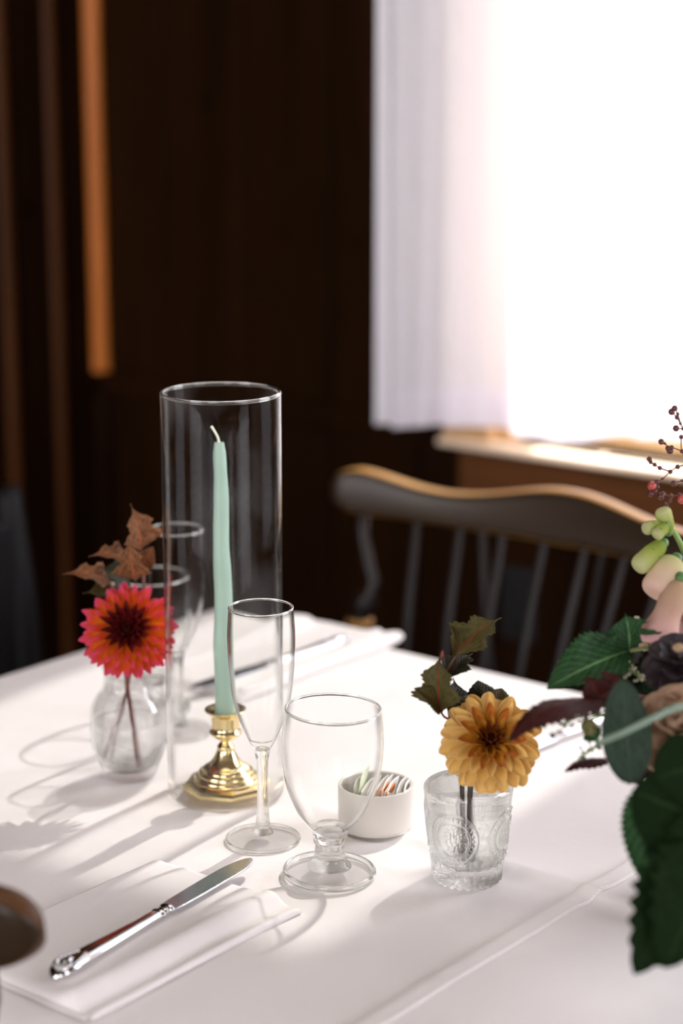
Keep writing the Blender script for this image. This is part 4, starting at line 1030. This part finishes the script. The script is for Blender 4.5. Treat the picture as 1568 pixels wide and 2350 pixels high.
# rose
ro = flower('garden_rose', 'peach garden rose half hidden at the right edge', 'flower')
rc = D(1568, 1680, 1.31)
stalk(ro, feed(ro, rc+_Z*-.05+_R*.01, rc), [.0026, .0026, .0026, .0028], 'stemgreen')
rg = random.Random(4)
rax = (toCam*.75+_Z*.5-_R*.35).normalized(); rrot = Matrix.Translation(rc-ro.location) @ rax.to_track_quat('Z', 'Y').to_matrix().to_4x4()
for cnt, phi, Lp, wd, cup, bend in ((6, 100, .036, .040, .55, .5), (6, 74, .034, .038, .8, .35), (6, 52, .031, .034, 1.1, .2), (5, 34, .028, .028, 1.4, .0), (5, 18, .025, .022, 1.6, -.3), (4, 7, .022, .015, 1.7, -.5)):
    pr_ = None
    for k in range(cnt):
        m = rrot @ Matrix.Rotation(2*PI*(k+rg.random()*.4)/cnt, 4, 'Z') @ Matrix.Rotation(math.radians(phi)+.2*(rg.random()-.5), 4, 'X') @ Matrix.Rotation(.3*(rg.random()-.5), 4, 'Z')
        if pr_ is None: pr_ = link('petal', petal_mesh(Lp, wd, cup, bend, 0, 9, 5, roll=.3), M['rose'], ro, solid=.0004); o = pr_
        else: o = pr_.copy(); COL.objects.link(o); o.parent = ro
        o.matrix_local = m
# deep plum bloom
pb = flower('plum_bloom', 'near-black plum bloom below the pink foxglove bells', 'flower')
bc = D(1562, 1520, 1.345)
stalk(pb, feed(pb, bc-_Z*.05+_R*.01, bc), [.0024, .0024, .0024, .0024], 'stem')
brot = Matrix.Translation(bc-pb.location) @ (toCam*.5+_Z*.85-_R*.2).normalized().to_track_quat('Z', 'Y').to_matrix().to_4x4()
for cnt, phi, Lp, wd in ((8, 92, .028, .024), (7, 65, .024, .021), (6, 38, .020, .016)):
    pr_ = None
    for k in range(cnt):
        m = brot @ Matrix.Rotation(2*PI*(k+rg.random()*.3)/cnt, 4, 'Z') @ Matrix.Rotation(math.radians(phi), 4, 'X')
        if pr_ is None: pr_ = link('petal', petal_mesh(Lp, wd, .7, .35, .1), M['plum'], pb, solid=.0004); o = pr_
        else: o = pr_.copy(); COL.objects.link(o); o.parent = pb
        o.matrix_local = m
link('stamens', ball(brot @ Vector((0, 0, .014)), .0045, None, 8, (1, 1, .7)), M['bellpink'], pb)
# dark foliage behind and below
dk = flower('leaf_branch', 'deep green shaded leaf branch filling the heart of the centrepiece', 'leaf branch')
stalk(dk, feed(dk, D(1650, 1700, 1.40), D(1580, 1600, 1.38)), [.002, .002, .002, .0015], 'stemgreen')
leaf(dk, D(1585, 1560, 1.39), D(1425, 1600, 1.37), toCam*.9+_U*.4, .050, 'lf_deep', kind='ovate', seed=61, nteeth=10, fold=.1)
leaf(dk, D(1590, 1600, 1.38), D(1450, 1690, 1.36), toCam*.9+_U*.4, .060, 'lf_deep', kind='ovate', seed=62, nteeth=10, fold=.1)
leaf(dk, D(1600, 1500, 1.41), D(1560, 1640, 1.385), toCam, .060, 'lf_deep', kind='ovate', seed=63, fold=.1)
leaf(dk, D(1610, 1420, 1.45), D(1545, 1520, 1.43), toCam, .050, 'lf_green', kind='ovate', seed=64, fold=.1)
lb = flower('leaf_branch', 'dark serrated leaves hanging low at the right edge of the table', 'leaf branch')
stalk(lb, feed(lb, D(1680, 1760, 1.27), D(1620, 1850, 1.22), D(1590, 1960, 1.19)), [.002, .002, .002, .0017, .0014], 'stemgreen')
leaf(lb, D(1540, 1770, 1.26), D(1490, 2050, 1.235), toCam*.9-_R*.4, .050, 'lf_green', kind='ovate', arch=.004, fold=.15, seed=71, nteeth=18, serr=.07)
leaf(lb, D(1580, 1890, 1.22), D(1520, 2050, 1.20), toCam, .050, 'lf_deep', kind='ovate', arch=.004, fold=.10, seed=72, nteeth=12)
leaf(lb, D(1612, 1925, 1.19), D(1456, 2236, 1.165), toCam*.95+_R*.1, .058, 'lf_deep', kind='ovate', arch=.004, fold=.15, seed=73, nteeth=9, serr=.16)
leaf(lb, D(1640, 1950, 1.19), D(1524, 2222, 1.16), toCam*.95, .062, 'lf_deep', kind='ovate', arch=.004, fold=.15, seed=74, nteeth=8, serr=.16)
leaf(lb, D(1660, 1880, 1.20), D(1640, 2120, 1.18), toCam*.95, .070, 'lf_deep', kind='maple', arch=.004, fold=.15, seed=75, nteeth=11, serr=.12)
# filler sprigs with tiny florets
def filler(label, pts, florets, mat, fr, seed):
    r = flower('filler_sprig', label, 'flower sprig')
    stalk(r, feed(r, *pts), [.0010, .0010, .0009, .0008, .0006], 'stemgreen', n=6)
    g = random.Random(seed); mb = MB()
    P = spline(pts[-2:], 12) if len(pts) < 3 else spline(pts[-3:], 8)
    for k in range(florets):
        t = (k+g.random())/florets; p = P[int(t*(len(P)-1))]+(_R*(g.random()-.5)+_U*(g.random()-.5)+_F*(g.random()-.5))*.009
        mb = ball(p-r.location, fr*(.6+.8*g.random()), mb, 5)
        b0 = P[int(t*(len(P)-1))]-r.location; mb = tube([b0, b0*.5+(p-r.location)*.5, p-r.location], .0003, 4, mb)
    link('floret_cluster', mb, M[mat], r); return r
filler('cream filler sprig beside the upper green leaf', [D(1560, 1600, 1.375), D(1480, 1560, 1.372), D(1450, 1540, 1.37), D(1430, 1520, 1.368)], 26, 'floret', .0011, 1)
filler('cream filler sprig along the pink foxglove bell', [D(1560, 1560, 1.40), D(1490, 1480, 1.40), D(1478, 1450, 1.395), D(1470, 1420, 1.392)], 22, 'floret', .0011, 2)
filler('dark filler sprig against the tablecloth under the maroon leaf', [D(1500, 1640, 1.345), D(1400, 1640, 1.338), D(1340, 1642, 1.335), D(1292, 1660, 1.332)], 34, 'floretdark', .0009, 3)
filler('dark filler sprig hanging left of the eucalyptus leaf', [D(1500, 1660, 1.34), D(1400, 1690, 1.335), D(1365, 1715, 1.332), D(1328, 1742, 1.33)], 26, 'floretdark', .0010, 4)
sb = flower('seed_pod', 'fuzzy olive seed pod with a green leaf under the maroon leaf', 'seed pod')
stalk(sb, feed(sb, D(1500, 1650, 1.345), D(1400, 1640, 1.335), D(1355, 1650, 1.33)), [.0012, .0011, .0010, .0008, .0007], 'stemgreen')
pm = ball(D(1352, 1668, 1.328)-sb.location, .0056, None, 14)
gq = random.Random(8)
for k in range(120):
    dv = Vector((gq.gauss(0, 1), gq.gauss(0, 1), gq.gauss(0, 1))).normalized(); c_ = D(1352, 1668, 1.328)-sb.location
    pm = tube([c_+dv*.0048, c_+dv*(.0068+.001*gq.random())], [.0003, .0001], 4, pm)
link('pod', pm, M['fuzz'], sb)
leaf(sb, D(1350, 1672, 1.33), D(1372, 1700, 1.328), toCam, .014, 'lf_green', kind='ovate', seed=81, nteeth=6)
# berry twigs
def twig(label, main, branches, seed):
    r = flower('berry_twig', label, 'twig'); g = random.Random(seed)
    stalk(r, feed(r, *main), [.0014, .0013, .0010, .0008, .0006, .0005], 'stemred', n=6)
    tw = MB(); be = MB(); br = MB()
    for b, col in branches:
        pts = [Vector(p) for p in b]; tw = tube(spline([p-r.location for p in pts], 5), [.0006, .0005, .0004], 6, tw)
        for i, p in enumerate(pts[1:]):
            rr = .0016 if i < len(pts)-2 else .0024
            if col: br = ball(p-r.location, .0034 if i == len(pts)-2 else .0012, br, 8)
            else: be = ball(p-r.location, rr*(.7+.5*g.random()), be, 8)
    link('twiglet', tw, M['stemred'], r); link('berry', be, M['berry'], r) if be.v else None
    if br.v: link('berry', br, M['berryred'], r)
d_ = 1.44
twig('berry twig with dark beads against the curtain at right', [D(1640, 1500, d_), D(1610, 1250, d_), D(1590, 1100, d_), D(1585, 1000, d_)], [
    ([D(1588, 1020, d_), D(1562, 972, d_), D(1554, 958, d_), D(1542, 945, d_)], 0), ([D(1562, 972, d_), D(1556, 950, d_), D(1549, 937, d_)], 0), ([D(1586, 985, d_), D(1568, 984, d_), D(1552, 983, d_)], 0),
    ([D(1590, 1075, d_), D(1566, 1036, d_), D(1564, 1003, d_)], 0), ([D(1590, 1052, d_), D(1568, 1037, d_), D(1542, 1027, d_), D(1534, 1029, d_)], 0), ([D(1545, 1028, d_), D(1538, 1035, d_)], 0), ([D(1534, 1027, d_), D(1526, 1018, d_), D(1518, 1014, d_)], 0)], 1)
d_ = 1.43
twig('berry twig with rust curls in front of the window sill', [D(1650, 1500, d_), D(1620, 1280, d_), D(1595, 1130, d_), D(1585, 1060, d_)], [
    ([D(1588, 1062, d_), D(1556, 1071, d_), D(1539, 1083, d_), D(1521, 1100, d_), D(1508, 1107, d_)], 0), ([D(1539, 1083, d_), D(1515, 1074, d_), D(1503, 1066, d_), D(1494, 1060, d_), D(1491, 1053, d_)], 0),
    ([D(1510, 1106, d_), D(1509, 1118, d_), D(1504, 1127, d_), D(1494, 1133, d_)], 0), ([D(1510, 1106, d_), D(1502, 1112, d_), D(1497, 1115, d_)], 1), ([D(1590, 1100, d_), D(1566, 1104, d_), D(1547, 1110, d_)], 0),
    ([D(1592, 1125, d_), D(1560, 1135, d_), D(1540, 1138, d_), D(1522, 1134, d_), D(1518, 1139, d_)], 0), ([D(1545, 1138, d_), D(1538, 1150, d_), D(1528, 1160, d_)], 0), ([D(1592, 1125, d_), D(1575, 1138, d_), D(1566, 1146, d_)], 1)], 2)
# leaves of the two dark branches that fill the arrangement towards its vase
g = random.Random(21)
for fb, lo_, hi_ in ((dk, 0, 16), (lb, 16, 32)):
    for k in range(lo_, hi_):
        cx_, cy_ = 1610+110*g.random(), (1480+300*g.random() if lo_ == 0 else 1680+300*g.random()); dp = 1.42-.00035*(cy_-1480)+.03*(g.random()-.5)
        p0 = D(cx_+20, cy_-20, dp+.02); dr = (_R*(g.random()-.35)*.6-_U*(.3+.5*g.random())-_F*.5*g.random()).normalized()
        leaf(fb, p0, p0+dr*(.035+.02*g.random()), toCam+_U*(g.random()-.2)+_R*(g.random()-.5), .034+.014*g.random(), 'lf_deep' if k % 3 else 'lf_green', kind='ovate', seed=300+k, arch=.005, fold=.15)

# ------------------------------------------------------------------ chairs
def windsor(label, loc, rz, edge='wornedge'):
    """origin on the floor under the middle of the crest rail; the sitter faces local -y"""
    r = thing('windsor_chair', label, 'chair', loc, rz)
    half = .300; arcd = .060
    def yb(x): return -arcd*(abs(x)/half)**2
    ns = 64; v = []; f = []; sec = 20
    def bot(x): return .822-.006*math.cos(x/half*PI*.5)+.004*(abs(x)/half)
    def hgt(x):
        a = abs(x)/half
        h = .034+.030*math.exp(-(a/.36)**2)+.020*math.exp(-((a-.92)/.26)**2)
        if a > .88: q = (a-.88)/.12; h *= math.sqrt(max(0.0, 1-q*q*.998))*1.0
        return h
    for i in range(ns+1):
        a = math.sin((i/ns-.5)*PI); x = half*a
        h = hgt(x); b_ = bot(x)
        aa = abs(a)
        if aa > .88: full = hgt(half*.88*(1 if a > 0 else -1)); b_ = bot(x)+(full-h)*.5
        th = .0125*(1 if aa < .93 else math.sqrt(max(.02, 1-((aa-.93)/.07)**2)))
        for k in range(sec):
            an = 2*PI*k/sec; c, d = math.cos(an), math.sin(an)
            cy = th*math.copysign(abs(c)**.55, c); cz_ = h/2*math.copysign(abs(d)**.40, d)
            v.append((x, yb(x)+cy+.10*(b_+h/2+cz_-.86), b_+h/2+cz_))
    for i in range(ns):
        for k in range(sec): q = (k+1) % sec; f.append((i*sec+k, i*sec+q, (i+1)*sec+q, (i+1)*sec+k))
    f.append(tuple(range(sec))); f.append(tuple(range(ns*sec, (ns+1)*sec)))
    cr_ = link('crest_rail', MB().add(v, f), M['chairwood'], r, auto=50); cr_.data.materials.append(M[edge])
    for p in cr_.data.polygons:                                      # rim faces painted with sun gold; the near chair takes the shaded copy
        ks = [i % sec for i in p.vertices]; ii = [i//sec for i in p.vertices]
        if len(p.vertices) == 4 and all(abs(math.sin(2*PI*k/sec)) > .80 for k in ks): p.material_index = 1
    sy = -.13
    for k in range(8):
        x = -.193+.0551*k
        top = Vector((x, yb(x)-.004, bot(x)+.012)); bt = Vector((x*.72, sy+.02-(x/.3)**2*.05, .452)); md = (top+bt)/2+Vector((0, -.012, 0))
        link('spindle', tube(spline([bt, md, top], 8), [.0052, .0068, .0066, .0050], 12), M['chairspindle'], r)
    for s in (-1, 1):
        link('brace_spindle', tube(spline([(s*.004-.0, sy+.10, .452), (s*.055-.035, sy+.115, .62), (s*.085-.035, yb(.09)+.004, .832)], 8), [.0055, .0065, .005], 12), M['chairspindle'], r)
        bx = s*.260
        pts = []
        rad = []
        prof = [(.452, .010), (.56, .014), (.63, .010), (.684, .011), (.689, .0135), (.692, .0135), (.697, .0135), (.701, .012), (.712, .0155), (.722, .0135), (.728, .008), (.745, .0076), (.76, .0076), (.80, .0075), (.835, .0075)]
        for z, q in prof:
            t = (z-.452)/.383; off = -s*.020*math.exp(-((z-.742)/.026)**2)
            pts.append(Vector((bx*(.96+.04*t)+off, yb(bx)*t+(sy+.0)*(1-t)*.6-.004, z))); rad.append(q)
        po = link('turned_post', tube(pts, rad, 16), M['chairspindle'], r)
        k = 5; link('ring', lathe(smooth_prof([(.007, -.0050), (.0140, -.0042), (.0162, 0), (.0140, .0042), (.007, .0050)], 5), 32).shift(pts[k]), M['wornedge'], po, auto=60)
    # saddle seat
    ol = []
    for i in range(40):
        a = 2*PI*i/40; c, d = math.cos(a), math.sin(a); ol.append((.235*math.copysign(abs(c)**.75, c), -.30+.205*math.copysign(abs(d)**.75, d)))
    link('seat', prism(ol, .425, .462), M['chairwood'], r, smooth=False, bevel=.010)
    for sx in (-1, 1):
        for sy_, k in ((-.43, -1), (-.17, 1)):
            a = Vector((sx*.15, sy_, .425)); b = Vector((sx*.215, sy_+k*.07, 0)); P = [a+(b-a)*t for t in (0, .15, .3, .45, .6, .72, .76, .85, 1)]
            link('leg', tube(P, [.014, .017, .020, .021, .018, .014, .020, .016, .011], 14), M['chairspindle'], r)
    for sx in (-1, 1): link('stretcher', tube([(sx*.186, -.46, .18), (sx*.19, -.30, .185), (sx*.186, -.145, .18)], [.008, .013, .008], 12), M['chairspindle'], r)
    link('stretcher', tube([(-.188, -.30, .185), (0, -.30, .185), (.188, -.30, .185)], [.008, .013, .008], 12), M['chairspindle'], r)
    return r
windsor('brown windsor chair across the table, below the curtained window', (-1.166, 1.852, 0), 0)
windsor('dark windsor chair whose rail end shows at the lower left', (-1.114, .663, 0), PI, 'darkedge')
# dark chair at the head of the table
bk = thing('side_chair', 'black straight-backed chair at the left end of the table', 'chair', (-1.80, 1.37, 0))
for sy in (-.225, .225): link('post', tube(spline([(-.02, sy, 0), (.0, sy, .44), (-.008, sy, .66), (-.03, sy, .835)], 6), [.018, .021, .020, .020, .017], 14), M['blackchair'], bk)
link('back_panel', mbox(-.012, .008, -.212, .212, .50, .80).xf(Matrix.Translation((-.010, 0, 0))), M['blackchair'], bk, smooth=False, bevel=.006)
link('seat', mbox(-.02, .20, -.23, .23, .425, .465), M['blackchair'], bk, smooth=False, bevel=.012)
for sy in (-.20, .20): link('leg', tube([(.17, sy, 0), (.17, sy, .43)], [.014, .019], 12), M['blackchair'], bk)
